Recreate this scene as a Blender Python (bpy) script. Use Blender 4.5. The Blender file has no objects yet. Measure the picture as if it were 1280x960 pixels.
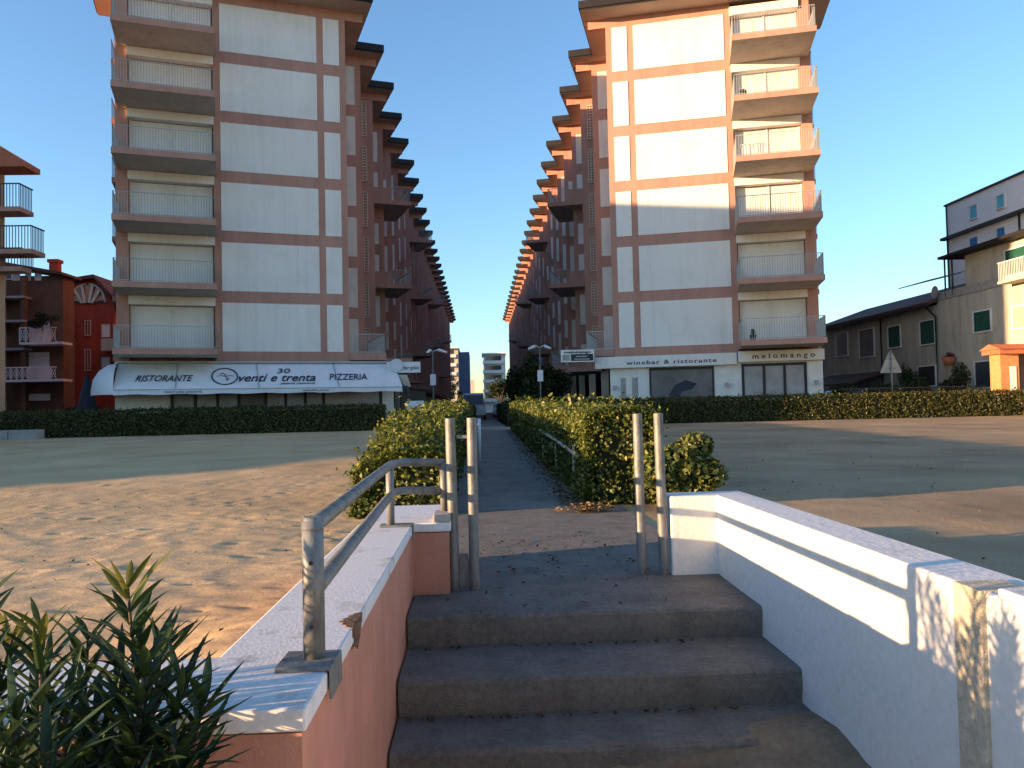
import bpy, bmesh, math, random
import numpy as np
from mathutils import Vector, Matrix, noise
random.seed(7); RNG = np.random.default_rng(7)
R = math.radians
scene = bpy.context.scene
COL = scene.collection
EYE = 1.1

# ------------------------------------------------------------------ sun / world / camera
AZ = Vector((0.958, 0.287, 0)).normalized()       # horizontal travel direction of the light
ELEV = R(6.0)
travel = Vector((AZ.x*math.cos(ELEV), AZ.y*math.cos(ELEV), -math.sin(ELEV)))
world = bpy.data.worlds.new('World'); scene.world = world; world.use_nodes = True
wn = world.node_tree; wn.nodes.clear()
sky = wn.nodes.new('ShaderNodeTexSky'); sky.sky_type = 'NISHITA'; sky.sun_disc = False
sky.sun_elevation = ELEV; sky.sun_rotation = math.atan2(-AZ.x, -AZ.y)
sky.altitude = 0; sky.air_density = 1.0; sky.dust_density = 0.3; sky.ozone_density = 3.6
bg = wn.nodes.new('ShaderNodeBackground'); bg.inputs['Strength'].default_value = 0.15
wo = wn.nodes.new('ShaderNodeOutputWorld')
wn.links.new(sky.outputs[0], bg.inputs[0]); wn.links.new(bg.outputs[0], wo.inputs[0])
sl = bpy.data.lights.new('sun', 'SUN'); sl.energy = 4.1; sl.angle = R(0.5); sl.color = (1.0, 0.68, 0.40)
so = bpy.data.objects.new('sun', sl); COL.objects.link(so)
so.rotation_euler = travel.to_track_quat('-Z', 'Y').to_euler()
so.location = (-20, -10, 30)

F = 1000.0
fwd = Vector((-40, -32, -F)).normalized()
ROLL = R(1.2)
up = Vector((-math.sin(ROLL), math.cos(ROLL), 0))
up = (up - fwd*up.dot(fwd)).normalized()
right = fwd.cross(up)
# rows: world axes expressed in camera coordinates -> camera matrix
M = Matrix(((right.x, right.y, right.z), (fwd.x, fwd.y, fwd.z), (up.x, up.y, up.z)))
cam = bpy.data.cameras.new('camera'); co = bpy.data.objects.new('camera', cam); COL.objects.link(co)
cam.sensor_width = 36; cam.lens = 36*F/1280; cam.clip_start = 0.05; cam.clip_end = 5000
co.matrix_world = Matrix.Translation((0, 0, EYE)) @ M.to_4x4()
scene.camera = co
vs = scene.view_settings
vs.view_transform = 'Standard'; vs.look = 'None'; vs.gamma = 1; vs.exposure = 1.85
vs.use_white_balance = True; vs.white_balance_temperature = 7400; vs.white_balance_tint = 14

def ray(px, py):
    d = Vector((px-640, -(py-480), -F))
    return (M @ d)
def at_y(px, py, Y):
    d = ray(px, py); t = Y/d.y; return Vector((d.x*t, Y, EYE+d.z*t))
def at_z(px, py, z=0.0):
    d = ray(px, py); t = (z-EYE)/d.z; return Vector((d.x*t, d.y*t, z))
def at_x(px, py, X):
    d = ray(px, py); t = X/d.x; return Vector((X, d.y*t, EYE+d.z*t))
def gz(Y):
    t = min(max((Y-9)/25.0, 0), 1); return 0.3*t*t*(3-2*t)

# ------------------------------------------------------------------ materials
def mat(name, col, rough=0.8, var=0.12, scale=3.0, bump=0.0, bscale=60.0, metal=0.0, spec=0.3, col2=None, streak=False, detail=6.0):
    m = bpy.data.materials.new(name); m.use_nodes = True
    nt = m.node_tree; p = nt.nodes['Principled BSDF']
    p.inputs['Roughness'].default_value = rough; p.inputs['Metallic'].default_value = metal
    p.inputs['Specular IOR Level'].default_value = spec
    tc = nt.nodes.new('ShaderNodeTexCoord'); mp = nt.nodes.new('ShaderNodeMapping')
    nt.links.new(tc.outputs['Object'], mp.inputs[0])
    if streak: mp.inputs['Scale'].default_value = (1, 1, 0.18)
    n1 = nt.nodes.new('ShaderNodeTexNoise'); n1.inputs['Scale'].default_value = scale; n1.inputs['Detail'].default_value = detail
    n1.inputs['Roughness'].default_value = 0.65
    nt.links.new(mp.outputs[0], n1.inputs[0])
    rp = nt.nodes.new('ShaderNodeValToRGB')
    rp.color_ramp.elements[0].position = 0.3; rp.color_ramp.elements[1].position = 0.7
    c2 = col2 if col2 else tuple(min(1, c*(1+var)) for c in col)
    c1 = tuple(c*(1-var) for c in col)
    rp.color_ramp.elements[0].color = (*c1, 1); rp.color_ramp.elements[1].color = (*c2, 1)
    nt.links.new(n1.outputs[0], rp.inputs[0]); nt.links.new(rp.outputs[0], p.inputs['Base Color'])
    if bump:
        n2 = nt.nodes.new('ShaderNodeTexNoise'); n2.inputs['Scale'].default_value = bscale; n2.inputs['Detail'].default_value = 5
        nt.links.new(tc.outputs['Object'], n2.inputs[0])
        b = nt.nodes.new('ShaderNodeBump'); b.inputs['Strength'].default_value = bump; b.inputs['Distance'].default_value = 0.01
        nt.links.new(n2.outputs[0], b.inputs['Height']); nt.links.new(b.outputs[0], p.inputs['Normal'])
    return m
def leafmat(name, cols, trans=0.35, rough=0.5):
    m = bpy.data.materials.new(name); m.use_nodes = True
    nt = m.node_tree; p = nt.nodes['Principled BSDF']; out = nt.nodes['Material Output']
    g = nt.nodes.new('ShaderNodeNewGeometry'); rp = nt.nodes.new('ShaderNodeValToRGB')
    el = rp.color_ramp.elements
    while len(el) < len(cols): el.new(0.5)
    for i, c in enumerate(cols):
        el[i].position = i/(len(cols)-1); el[i].color = (*c, 1)
    nt.links.new(g.outputs['Random Per Island'], rp.inputs[0]); nt.links.new(rp.outputs[0], p.inputs['Base Color'])
    p.inputs['Roughness'].default_value = rough; p.inputs['Specular IOR Level'].default_value = 0.35
    t = nt.nodes.new('ShaderNodeBsdfTranslucent'); nt.links.new(rp.outputs[0], t.inputs[0])
    mx = nt.nodes.new('ShaderNodeMixShader'); mx.inputs[0].default_value = trans
    nt.links.new(p.outputs[0], mx.inputs[1]); nt.links.new(t.outputs[0], mx.inputs[2]); nt.links.new(mx.outputs[0], out.inputs[0])
    return m
def glassmat(name, col, rough=0.08):
    m = bpy.data.materials.new(name); m.use_nodes = True
    p = m.node_tree.nodes['Principled BSDF']
    p.inputs['Base Color'].default_value = (*col, 1); p.inputs['Roughness'].default_value = rough
    p.inputs['Specular IOR Level'].default_value = 0.8
    return m
MT = {}
MT['pink'] = mat('pink_plaster', (0.44, 0.235, 0.185), 0.9, 0.14, 0.9, 0.25, 30, streak=True)
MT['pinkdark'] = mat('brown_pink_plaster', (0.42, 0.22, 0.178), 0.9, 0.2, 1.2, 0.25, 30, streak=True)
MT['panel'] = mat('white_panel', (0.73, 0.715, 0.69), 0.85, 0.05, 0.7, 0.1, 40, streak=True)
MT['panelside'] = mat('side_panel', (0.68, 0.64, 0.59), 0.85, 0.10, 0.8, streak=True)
MT['white'] = mat('white_paint', (0.72, 0.71, 0.69), 0.75, 0.07, 1.5, 0.15, 50)
MT['cream'] = mat('cream_plaster', (0.55, 0.50, 0.40), 0.9, 0.12, 0.7, 0.2, 20, streak=True)
MT['greycream'] = mat('weathered_cream_plaster', (0.46, 0.44, 0.36), 0.9, 0.2, 0.9, 0.3, 20, streak=True)
MT['soffit'] = mat('soffit_plaster', (0.40, 0.31, 0.25), 0.9, 0.12, 1.0)
MT['slabunder'] = mat('slab_underside', (0.46, 0.43, 0.38), 0.9, 0.12, 1.0)
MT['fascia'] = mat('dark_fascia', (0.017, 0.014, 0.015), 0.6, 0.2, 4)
MT['tile'] = mat('roof_tile', (0.10, 0.045, 0.035), 0.8, 0.35, 6, 0.6, 12)
MT['red'] = mat('red_plaster', (0.36, 0.055, 0.03), 0.9, 0.18, 0.9, 0.2, 20, streak=True)
MT['peach'] = mat('peach_plaster', (0.50, 0.26, 0.16), 0.9, 0.12, 1.0)
MT['brownwall'] = mat('brown_wall', (0.14, 0.075, 0.05), 0.9, 0.25, 1.0)
MT['darkmetal'] = mat('dark_metal', (0.05, 0.055, 0.06), 0.5, 0.2, 10, metal=0.4)
MT['rail'] = mat('railing_metal', (0.33, 0.35, 0.35), 0.5, 0.1, 10, metal=0.1)
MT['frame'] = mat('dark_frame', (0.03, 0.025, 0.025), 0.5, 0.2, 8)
MT['awning'] = mat('awning_cloth', (0.68, 0.70, 0.74), 0.85, 0.05, 1.5)
MT['ink'] = mat('lettering_ink', (0.012, 0.02, 0.05), 0.6, 0.1, 5)
MT['navy'] = mat('navy_board', (0.02, 0.03, 0.05), 0.5, 0.1, 5)
MT['green'] = mat('green_shutter', (0.010, 0.075, 0.052), 0.6, 0.25, 6)
MT['blue'] = mat('shaded_blue_shutter', (0.03, 0.20, 0.48), 0.6, 0.15, 6)  # lower shutters, shade put into the colour
MT['bluelit'] = mat('lit_blue_shutter', (0.10, 0.50, 0.62), 0.5, 0.15, 6)  # same shutters higher up, sunlight put into the colour
MT['glass'] = glassmat('dark_glass', (0.05, 0.055, 0.065), 0.06)
MT['glasslight'] = mat('curtained_glass', (0.13, 0.12, 0.12), 0.35, 0.35, 0.9, spec=0.3)
MT['curtain'] = mat('window_curtain', (0.36, 0.35, 0.36), 0.7, 0.2, 1.5)
MT['bark'] = mat('bark', (0.10, 0.07, 0.045), 0.95, 0.3, 12, 0.5, 20)
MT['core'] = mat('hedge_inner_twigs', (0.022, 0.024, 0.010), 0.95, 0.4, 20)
MT['orangewall'] = mat('orange_brick', (0.48, 0.22, 0.10), 0.9, 0.2, 6, 0.4, 30)
MT['terracotta'] = mat('terracotta', (0.42, 0.13, 0.07), 0.9, 0.2, 6)
MT['carblue'] = mat('blue_car_paint', (0.02, 0.06, 0.22), 0.25, 0.05, 3, spec=0.6)
MT['vanwhite'] = mat('white_van_paint', (0.50, 0.55, 0.62), 0.3, 0.05, 3, spec=0.6)
MT['carsilver'] = mat('silver_car_paint', (0.30, 0.32, 0.34), 0.3, 0.05, 3, spec=0.6, metal=0.3)
MT['rubber'] = mat('rubber', (0.02, 0.02, 0.02), 0.9, 0.1, 3)
MT['greyconc'] = mat('grey_concrete', (0.33, 0.32, 0.30), 0.9, 0.2, 4, 0.5, 60)
MT['rough'] = mat('bare_render', (0.50, 0.44, 0.34), 0.95, 0.25, 25, 1.0, 120)
MT['pinkwall'] = mat('pink_wall_paint', (0.50, 0.235, 0.165), 0.9, 0.14, 4, 0.35, 70)
MT['rust'] = mat('rusty_broken_mortar', (0.14, 0.085, 0.055), 0.95, 0.5, 30, 1.0, 60)
MT['wood'] = mat('weathered_wood', (0.42, 0.36, 0.27), 0.9, 0.2, 8, 0.4, 40)
MT['brickbrown'] = mat('grille_brick', (0.62, 0.50, 0.41), 0.9, 0.15, 5)

def weathered(name, base, dirt, amount=(0.52, 0.68), scale=2.5, bump=0.35, bscale=45, rough=0.85, metal=0.0, vert=1.0, fine=None):
    m = bpy.data.materials.new(name); m.use_nodes = True
    nt = m.node_tree; p = nt.nodes['Principled BSDF']; N = nt.nodes.new; L = nt.links.new
    p.inputs['Roughness'].default_value = rough; p.inputs['Metallic'].default_value = metal; p.inputs['Specular IOR Level'].default_value = 0.3
    tc = N('ShaderNodeTexCoord'); mp = N('ShaderNodeMapping'); mp.inputs['Scale'].default_value = (1, 1, vert); L(tc.outputs['Object'], mp.inputs[0])
    n1 = N('ShaderNodeTexNoise'); n1.inputs['Scale'].default_value = scale; n1.inputs['Detail'].default_value = 10; n1.inputs['Roughness'].default_value = 0.7
    L(mp.outputs[0], n1.inputs[0])
    r1 = N('ShaderNodeValToRGB'); r1.color_ramp.elements[0].position = amount[0]; r1.color_ramp.elements[1].position = amount[1]
    L(n1.outputs[0], r1.inputs[0])
    mx = N('ShaderNodeMix'); mx.data_type = 'RGBA'
    mx.inputs[6].default_value = (*base, 1); mx.inputs[7].default_value = (*dirt, 1); L(r1.outputs[0], mx.inputs[0])
    n2 = N('ShaderNodeTexNoise'); n2.inputs['Scale'].default_value = scale*9; n2.inputs['Detail'].default_value = 6; L(mp.outputs[0], n2.inputs[0])
    r2 = N('ShaderNodeValToRGB'); r2.color_ramp.elements[0].position = 0.3; r2.color_ramp.elements[1].position = 0.75
    r2.color_ramp.elements[0].color = (0.72, 0.72, 0.72, 1); r2.color_ramp.elements[1].color = (1.12, 1.12, 1.12, 1); L(n2.outputs[0], r2.inputs[0])
    mu = N('ShaderNodeMix'); mu.data_type = 'RGBA'; mu.blend_type = 'MULTIPLY'; mu.inputs[0].default_value = 0.8 if fine is None else fine
    L(mx.outputs[2], mu.inputs[6]); L(r2.outputs[0], mu.inputs[7]); L(mu.outputs[2], p.inputs['Base Color'])
    n3 = N('ShaderNodeTexNoise'); n3.inputs['Scale'].default_value = bscale; n3.inputs['Detail'].default_value = 8; L(tc.outputs['Object'], n3.inputs[0])
    b = N('ShaderNodeBump'); b.inputs['Strength'].default_value = bump; b.inputs['Distance'].default_value = 0.012
    L(n3.outputs[0], b.inputs['Height']); L(b.outputs[0], p.inputs['Normal'])
    return m
MT['stepconc'] = weathered('step_concrete', (0.175, 0.166, 0.152), (0.115, 0.107, 0.097), (0.42, 0.66), 4.0, 0.8, 110, fine=0.9)
MT['pathconc'] = weathered('path_concrete', (0.24, 0.225, 0.205), (0.135, 0.125, 0.115), (0.45, 0.7), 1.2, 0.4, 40)
MT['wallwhite'] = weathered('painted_parapet', (0.66, 0.655, 0.64), (0.50, 0.48, 0.43), (0.60, 0.75), 3.5, 0.3, 35, 0.8, fine=0.3)
MT['capwhite'] = weathered('worn_parapet_top', (0.66, 0.66, 0.66), (0.38, 0.35, 0.30), (0.56, 0.70), 5, 0.12, 90, 0.8, fine=0.35)
MT['galv'] = weathered('galvanised_steel', (0.21, 0.22, 0.22), (0.12, 0.12, 0.115), (0.45, 0.65), 12, 0.15, 60, 0.55, 0.35, 0.4, fine=0.6)

def sandmat(nm, ca, cb):
    m = bpy.data.materials.new(nm); m.use_nodes = True
    nt = m.node_tree; p = nt.nodes['Principled BSDF']; N = nt.nodes.new; L = nt.links.new
    p.inputs['Roughness'].default_value = 0.95; p.inputs['Specular IOR Level'].default_value = 0.15
    tc = N('ShaderNodeTexCoord')
    n1 = N('ShaderNodeTexNoise'); n1.inputs['Scale'].default_value = 0.45; n1.inputs['Detail'].default_value = 9; n1.inputs['Roughness'].default_value = 0.6
    L(tc.outputs['Object'], n1.inputs[0])
    r1 = N('ShaderNodeValToRGB'); e = r1.color_ramp.elements
    e[0].position = 0.32; e[0].color = (*ca, 1); e[1].position = 0.68; e[1].color = (*cb, 1)
    L(n1.outputs[0], r1.inputs[0])
    n2 = N('ShaderNodeTexNoise'); n2.inputs['Scale'].default_value = 30; n2.inputs['Detail'].default_value = 8; n2.inputs['Roughness'].default_value = 0.75
    L(tc.outputs['Object'], n2.inputs[0])
    r2 = N('ShaderNodeValToRGB'); e = r2.color_ramp.elements
    e[0].position = 0.3; e[0].color = (0.68, 0.68, 0.68, 1); e[1].position = 0.7; e[1].color = (1.15, 1.15, 1.15, 1)
    L(n2.outputs[0], r2.inputs[0])
    mu = N('ShaderNodeMix'); mu.data_type = 'RGBA'; mu.blend_type = 'MULTIPLY'; mu.inputs[0].default_value = 0.8
    L(r1.outputs[0], mu.inputs[6]); L(r2.outputs[0], mu.inputs[7]); L(mu.outputs[2], p.inputs['Base Color'])
    n3 = N('ShaderNodeTexNoise'); n3.inputs['Scale'].default_value = 20; n3.inputs['Detail'].default_value = 12; n3.inputs['Roughness'].default_value = 0.7
    L(tc.outputs['Object'], n3.inputs[0])
    b = N('ShaderNodeBump'); b.inputs['Strength'].default_value = 0.6; b.inputs['Distance'].default_value = 0.012
    L(n3.outputs[0], b.inputs['Height']); L(b.outputs[0], p.inputs['Normal'])
    return m
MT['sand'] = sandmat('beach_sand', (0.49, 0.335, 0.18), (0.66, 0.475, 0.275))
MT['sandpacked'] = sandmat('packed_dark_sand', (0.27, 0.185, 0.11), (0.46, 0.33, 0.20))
MT['ground'] = mat('street_paving', (0.075, 0.07, 0.065), 0.9, 0.25, 1.5, 0.3, 30)
MT['promenade'] = weathered('promenade_paving', (0.22, 0.19, 0.16), (0.14, 0.12, 0.10), (0.4, 0.7), 2)
MT['leafhedge'] = leafmat('hedge_leaves', [(0.022, 0.042, 0.008), (0.06, 0.09, 0.014), (0.12, 0.145, 0.022), (0.24, 0.23, 0.05)], 0.3)
MT['leafbush'] = leafmat('bush_leaves', [(0.03, 0.05, 0.01), (0.08, 0.11, 0.02), (0.16, 0.17, 0.04), (0.26, 0.25, 0.07)], 0.3)
MT['leaffar'] = leafmat('far_hedge_leaves', [(0.018, 0.03, 0.007), (0.05, 0.062, 0.012), (0.085, 0.085, 0.02), (0.13, 0.10, 0.035)], 0.25)
MT['leafdark'] = leafmat('dark_shrub_leaves', [(0.01, 0.022, 0.008), (0.025, 0.042, 0.012), (0.045, 0.06, 0.015)], 0.25)
MT['leafole'] = leafmat('oleander_leaves', [(0.012, 0.030, 0.012), (0.024, 0.052, 0.018), (0.045, 0.08, 0.025)], 0.25, 0.42)
MT['leafsunlit'] = leafmat('sunlit_oleander_leaves', [(0.09, 0.11, 0.02), (0.15, 0.15, 0.03)], 0.4, 0.42)  # golden shoot tips, sunlight put into the leaf colour
MT['litter'] = leafmat('dry_leaves', [(0.10, 0.055, 0.025), (0.20, 0.12, 0.05), (0.30, 0.21, 0.10), (0.05, 0.03, 0.015)], 0.05, 0.9)
MT['litterdark'] = leafmat('dark_dry_leaves', [(0.03, 0.02, 0.012), (0.06, 0.035, 0.02), (0.10, 0.06, 0.03)], 0.05, 0.9)

def add_streaks(m, strength=0.8, dark=0.80):
    nt = m.node_tree; p = nt.nodes['Principled BSDF']; N = nt.nodes.new; L = nt.links.new
    src = p.inputs['Base Color'].links[0].from_socket
    tc = N('ShaderNodeTexCoord')
    cur = src
    for sc, z_, lo, hi in ((3.2, 0.07, 0.50, 0.72), (0.9, 0.8, 0.52, 0.75)):
        mp = N('ShaderNodeMapping'); mp.inputs['Scale'].default_value = (1, 1, z_); L(tc.outputs['Object'], mp.inputs[0])
        n = N('ShaderNodeTexNoise'); n.inputs['Scale'].default_value = sc; n.inputs['Detail'].default_value = 8; n.inputs['Roughness'].default_value = 0.7; L(mp.outputs[0], n.inputs[0])
        rr = N('ShaderNodeValToRGB'); rr.color_ramp.elements[0].position = lo; rr.color_ramp.elements[1].position = hi
        rr.color_ramp.elements[0].color = (1, 1, 1, 1); rr.color_ramp.elements[1].color = (dark, dark*0.98, dark*0.95, 1); L(n.outputs[0], rr.inputs[0])
        mu = N('ShaderNodeMix'); mu.data_type = 'RGBA'; mu.blend_type = 'MULTIPLY'; mu.inputs[0].default_value = strength
        L(cur, mu.inputs[6]); L(rr.outputs[0], mu.inputs[7]); cur = mu.outputs[2]
    L(cur, p.inputs['Base Color'])
for k_, st_, dk_ in (('panel', 0.7, 0.86), ('panelside', 0.9, 0.8), ('pink', 0.8, 0.82), ('pinkdark', 0.9, 0.75), ('white', 0.8, 0.85), ('awning', 0.7, 0.88), ('greycream', 1.0, 0.72), ('pinkwall', 0.8, 0.82), ('slabunder', 0.9, 0.75), ('red', 0.9, 0.75), ('cream', 0.9, 0.8)):
    add_streaks(MT[k_], st_, dk_)

# ------------------------------------------------------------------ object helpers
def origin_of(o):
    v = Vector((0, 0, 0))
    while o: v += o.location; o = o.parent
    return v
def tag(o, label=None, cat=None, group=None, kind=None):
    if label: o['label'] = label
    if cat: o['category'] = cat
    if group: o['group'] = group
    if kind: o['kind'] = kind
    return o
def thing(name, loc, label, cat, group=None):
    o = bpy.data.objects.new(name, None); COL.objects.link(o); o.location = loc; o.empty_display_size = 0.2
    return tag(o, label, cat, group)
def newobj(name, me, parent=None, base=None):
    o = bpy.data.objects.new(name, me); COL.objects.link(o)
    if parent:
        o.parent = parent; org = origin_of(parent)
    else:
        org = Vector(base) if base is not None else Vector((0, 0, 0)); o.location = org
    if org.length > 0: me.transform(Matrix.Translation(-org))
    return o
IDT = lambda a, b, z: (a, b, z)
class MB:
    def __init__(s, T=IDT): s.v = []; s.f = []; s.m = []; s.T = T; s.s = []
    def pt(s, a, b, z): s.v.append(tuple(s.T(a, b, z))); return len(s.v)-1
    def face(s, idx, mi=0, smooth=False): s.f.append(idx); s.m.append(mi); s.s.append(smooth)
    def box(s, a0, a1, b0, b1, z0, z1, mi=0, under=None):
        i = [s.pt(a, b, z) for z in (z0, z1) for (a, b) in ((a0, b0), (a1, b0), (a1, b1), (a0, b1))]
        s.face((i[3], i[2], i[1], i[0]), mi if under is None else under); s.face((i[4], i[5], i[6], i[7]), mi)
        for k in range(4):
            n = (k+1) % 4; s.face((i[k], i[n], i[n+4], i[k+4]), mi)
    def prism(s, pts, z0, z1, mi=0, caps=True):
        n = len(pts)
        zz0 = z0 if callable(z0) else (lambda k: z0); zz1 = z1 if callable(z1) else (lambda k: z1)
        lo = [s.pt(p[0], p[1], zz0(k)) for k, p in enumerate(pts)]; hi = [s.pt(p[0], p[1], zz1(k)) for k, p in enumerate(pts)]
        for k in range(n):
            j = (k+1) % n; s.face((lo[k], lo[j], hi[j], hi[k]), mi)
        if caps: s.face(tuple(reversed(lo)), mi); s.face(tuple(hi), mi)
    def poly(s, pts3, mi=0): s.face(tuple(s.pt(*p) for p in pts3), mi)
    def extrude_poly(s, pts3, vec, mi=0):
        n = len(pts3); a = [s.pt(*p) for p in pts3]; b = [s.pt(p[0]+vec[0], p[1]+vec[1], p[2]+vec[2]) for p in pts3]
        s.face(tuple(reversed(a)), mi); s.face(tuple(b), mi)
        for k in range(n): j = (k+1) % n; s.face((a[k], a[j], b[j], b[k]), mi)
    def tube(s, pts, r, n=10, mi=0, caps=True, smooth=True):
        P = [Vector(p) for p in pts]; rr = r if isinstance(r, (list, tuple)) else [r]*len(P)
        rings = []; ref = None
        for k, p in enumerate(P):
            d = (P[min(k+1, len(P)-1)]-P[max(k-1, 0)]).normalized()
            if ref is None: ref = Vector((0, 0, 1)) if abs(d.z) < 0.9 else Vector((1, 0, 0))
            u = d.cross(ref).normalized(); w = d.cross(u).normalized(); ref = -w if False else ref
            sc = 1.0
            if 0 < k < len(P)-1:
                d1 = (P[k]-P[k-1]).normalized(); d2 = (P[k+1]-P[k]).normalized()
                sc = 1/max(0.5, math.cos(d1.angle(d2)/2)) if d1.angle(d2) < 2 else 1
            ring = []
            for q in range(n):
                an = 2*math.pi*q/n
                x = p+(u*math.cos(an)+w*math.sin(an))*rr[k]*(sc if False else 1)
                ring.append(s.pt(x.x, x.y, x.z))
            rings.append(ring)
        for k in range(len(P)-1):
            for q in range(n):
                j = (q+1) % n; s.face((rings[k][q], rings[k][j], rings[k+1][j], rings[k+1][q]), mi, smooth)
        if caps: s.face(tuple(reversed(rings[0])), mi); s.face(tuple(rings[-1]), mi)
    def bar(s, p, q, w, h=None, mi=0):
        """square bar between two points, local coords"""
        h = h or w; P = Vector(p); Q = Vector(q); d = (Q-P).normalized()
        ref = Vector((0, 0, 1)) if abs(d.z) < 0.9 else Vector((0, 1, 0))
        u = d.cross(ref).normalized()*w/2; v_ = u.normalized().cross(d).normalized()*h/2
        i = []
        for c in (P, Q):
            for a, b in ((-1, -1), (1, -1), (1, 1), (-1, 1)):
                x = c+u*a+v_*b; i.append(s.pt(x.x, x.y, x.z))
        s.face((i[3], i[2], i[1], i[0]), mi); s.face((i[4], i[5], i[6], i[7]), mi)
        for k in range(4):
            n = (k+1) % 4; s.face((i[k], i[n], i[n+4], i[k+4]), mi)
    def build(s, name, mats, parent=None, base=None, bevel=0.0, recalc=True):
        me = bpy.data.meshes.new(name); me.from_pydata(s.v, [], s.f)
        for m in (mats if isinstance(mats, (list, tuple)) else [mats]): me.materials.append(m)
        me.polygons.foreach_set('material_index', s.m); me.polygons.foreach_set('use_smooth', s.s)
        if recalc or bevel:
            bm = bmesh.new(); bm.from_mesh(me)
            bmesh.ops.recalc_face_normals(bm, faces=bm.faces)
            if bevel: bmesh.ops.bevel(bm, geom=[e for e in bm.edges if len(e.link_faces) == 2 and e.calc_face_angle(0) > 0.6], offset=bevel, segments=2, affect='EDGES', profile=0.5)
            bm.to_mesh(me); bm.free()
        me.update()
        return newobj(name, me, parent, base)

def leaves_mesh(name, P, Nrm, size, aspect, material, parent=None, base=None, jitter=0.8, sizevar=0.35):
    """one small pointed quad per leaf; P, Nrm arrays (n,3)"""
    n = len(P)
    Nn = Nrm + RNG.normal(0, jitter, (n, 3)); Nn /= np.linalg.norm(Nn, axis=1)[:, None]+1e-9
    t = RNG.normal(0, 1, (n, 3)); t -= Nn*(t*Nn).sum(1)[:, None]; t /= np.linalg.norm(t, axis=1)[:, None]+1e-9
    w = np.cross(Nn, t)
    sz = (size if np.ndim(size) else np.full(n, size))*(1+RNG.uniform(-sizevar, sizevar, n))
    l = sz[:, None]*0.5; ww = l*aspect
    V = np.empty((n, 4, 3)); bend = Nn*l*0.25
    V[:, 0] = P-t*l; V[:, 1] = P+w*ww+bend; V[:, 2] = P+t*l; V[:, 3] = P-w*ww+bend
    me = bpy.data.meshes.new(name)
    me.vertices.add(n*4); me.loops.add(n*4); me.polygons.add(n)
    me.vertices.foreach_set('co', V.reshape(-1))
    me.loops.foreach_set('vertex_index', np.arange(n*4, dtype=np.int32))
    me.polygons.foreach_set('loop_start', np.arange(0, n*4, 4, dtype=np.int32))
    me.polygons.foreach_set('loop_total', np.full(n, 4, dtype=np.int32))
    me.materials.append(material); me.update(calc_edges=True); me.validate()
    return newobj(name, me, parent, base)

def text_obj(body, origin, xdir, ydir, size, material, parent, name='lettering', extrude=0.006, shear=0.0, width=None, bold=0.0, align='CENTER', spacing=1.0):
    cu = bpy.data.curves.new('txt', 'FONT'); cu.body = body; cu.size = size; cu.extrude = extrude; cu.shear = shear; cu.offset = bold
    cu.align_x = align; cu.align_y = 'CENTER'; cu.resolution_u = 3; cu.space_character = spacing
    tmp = bpy.data.objects.new('txt', cu); COL.objects.link(tmp)
    dg = bpy.context.evaluated_depsgraph_get(); dg.update()
    me = bpy.data.meshes.new_from_object(tmp.evaluated_get(dg)); bpy.data.objects.remove(tmp); bpy.data.curves.remove(cu)
    xs = [v.co.x for v in me.vertices]
    sx = 1.0
    if width and xs: sx = width/(max(xs)-min(xs))
    x = Vector(xdir).normalized(); y = Vector(ydir).normalized(); z = x.cross(y)
    mt = Matrix(((x.x*sx, y.x, z.x, origin[0]), (x.y*sx, y.y, z.y, origin[1]), (x.z*sx, y.z, z.z, origin[2]), (0, 0, 0, 1)))
    me.transform(mt); me.materials.clear(); me.materials.append(material)
    return newobj(name, me, parent)

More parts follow.
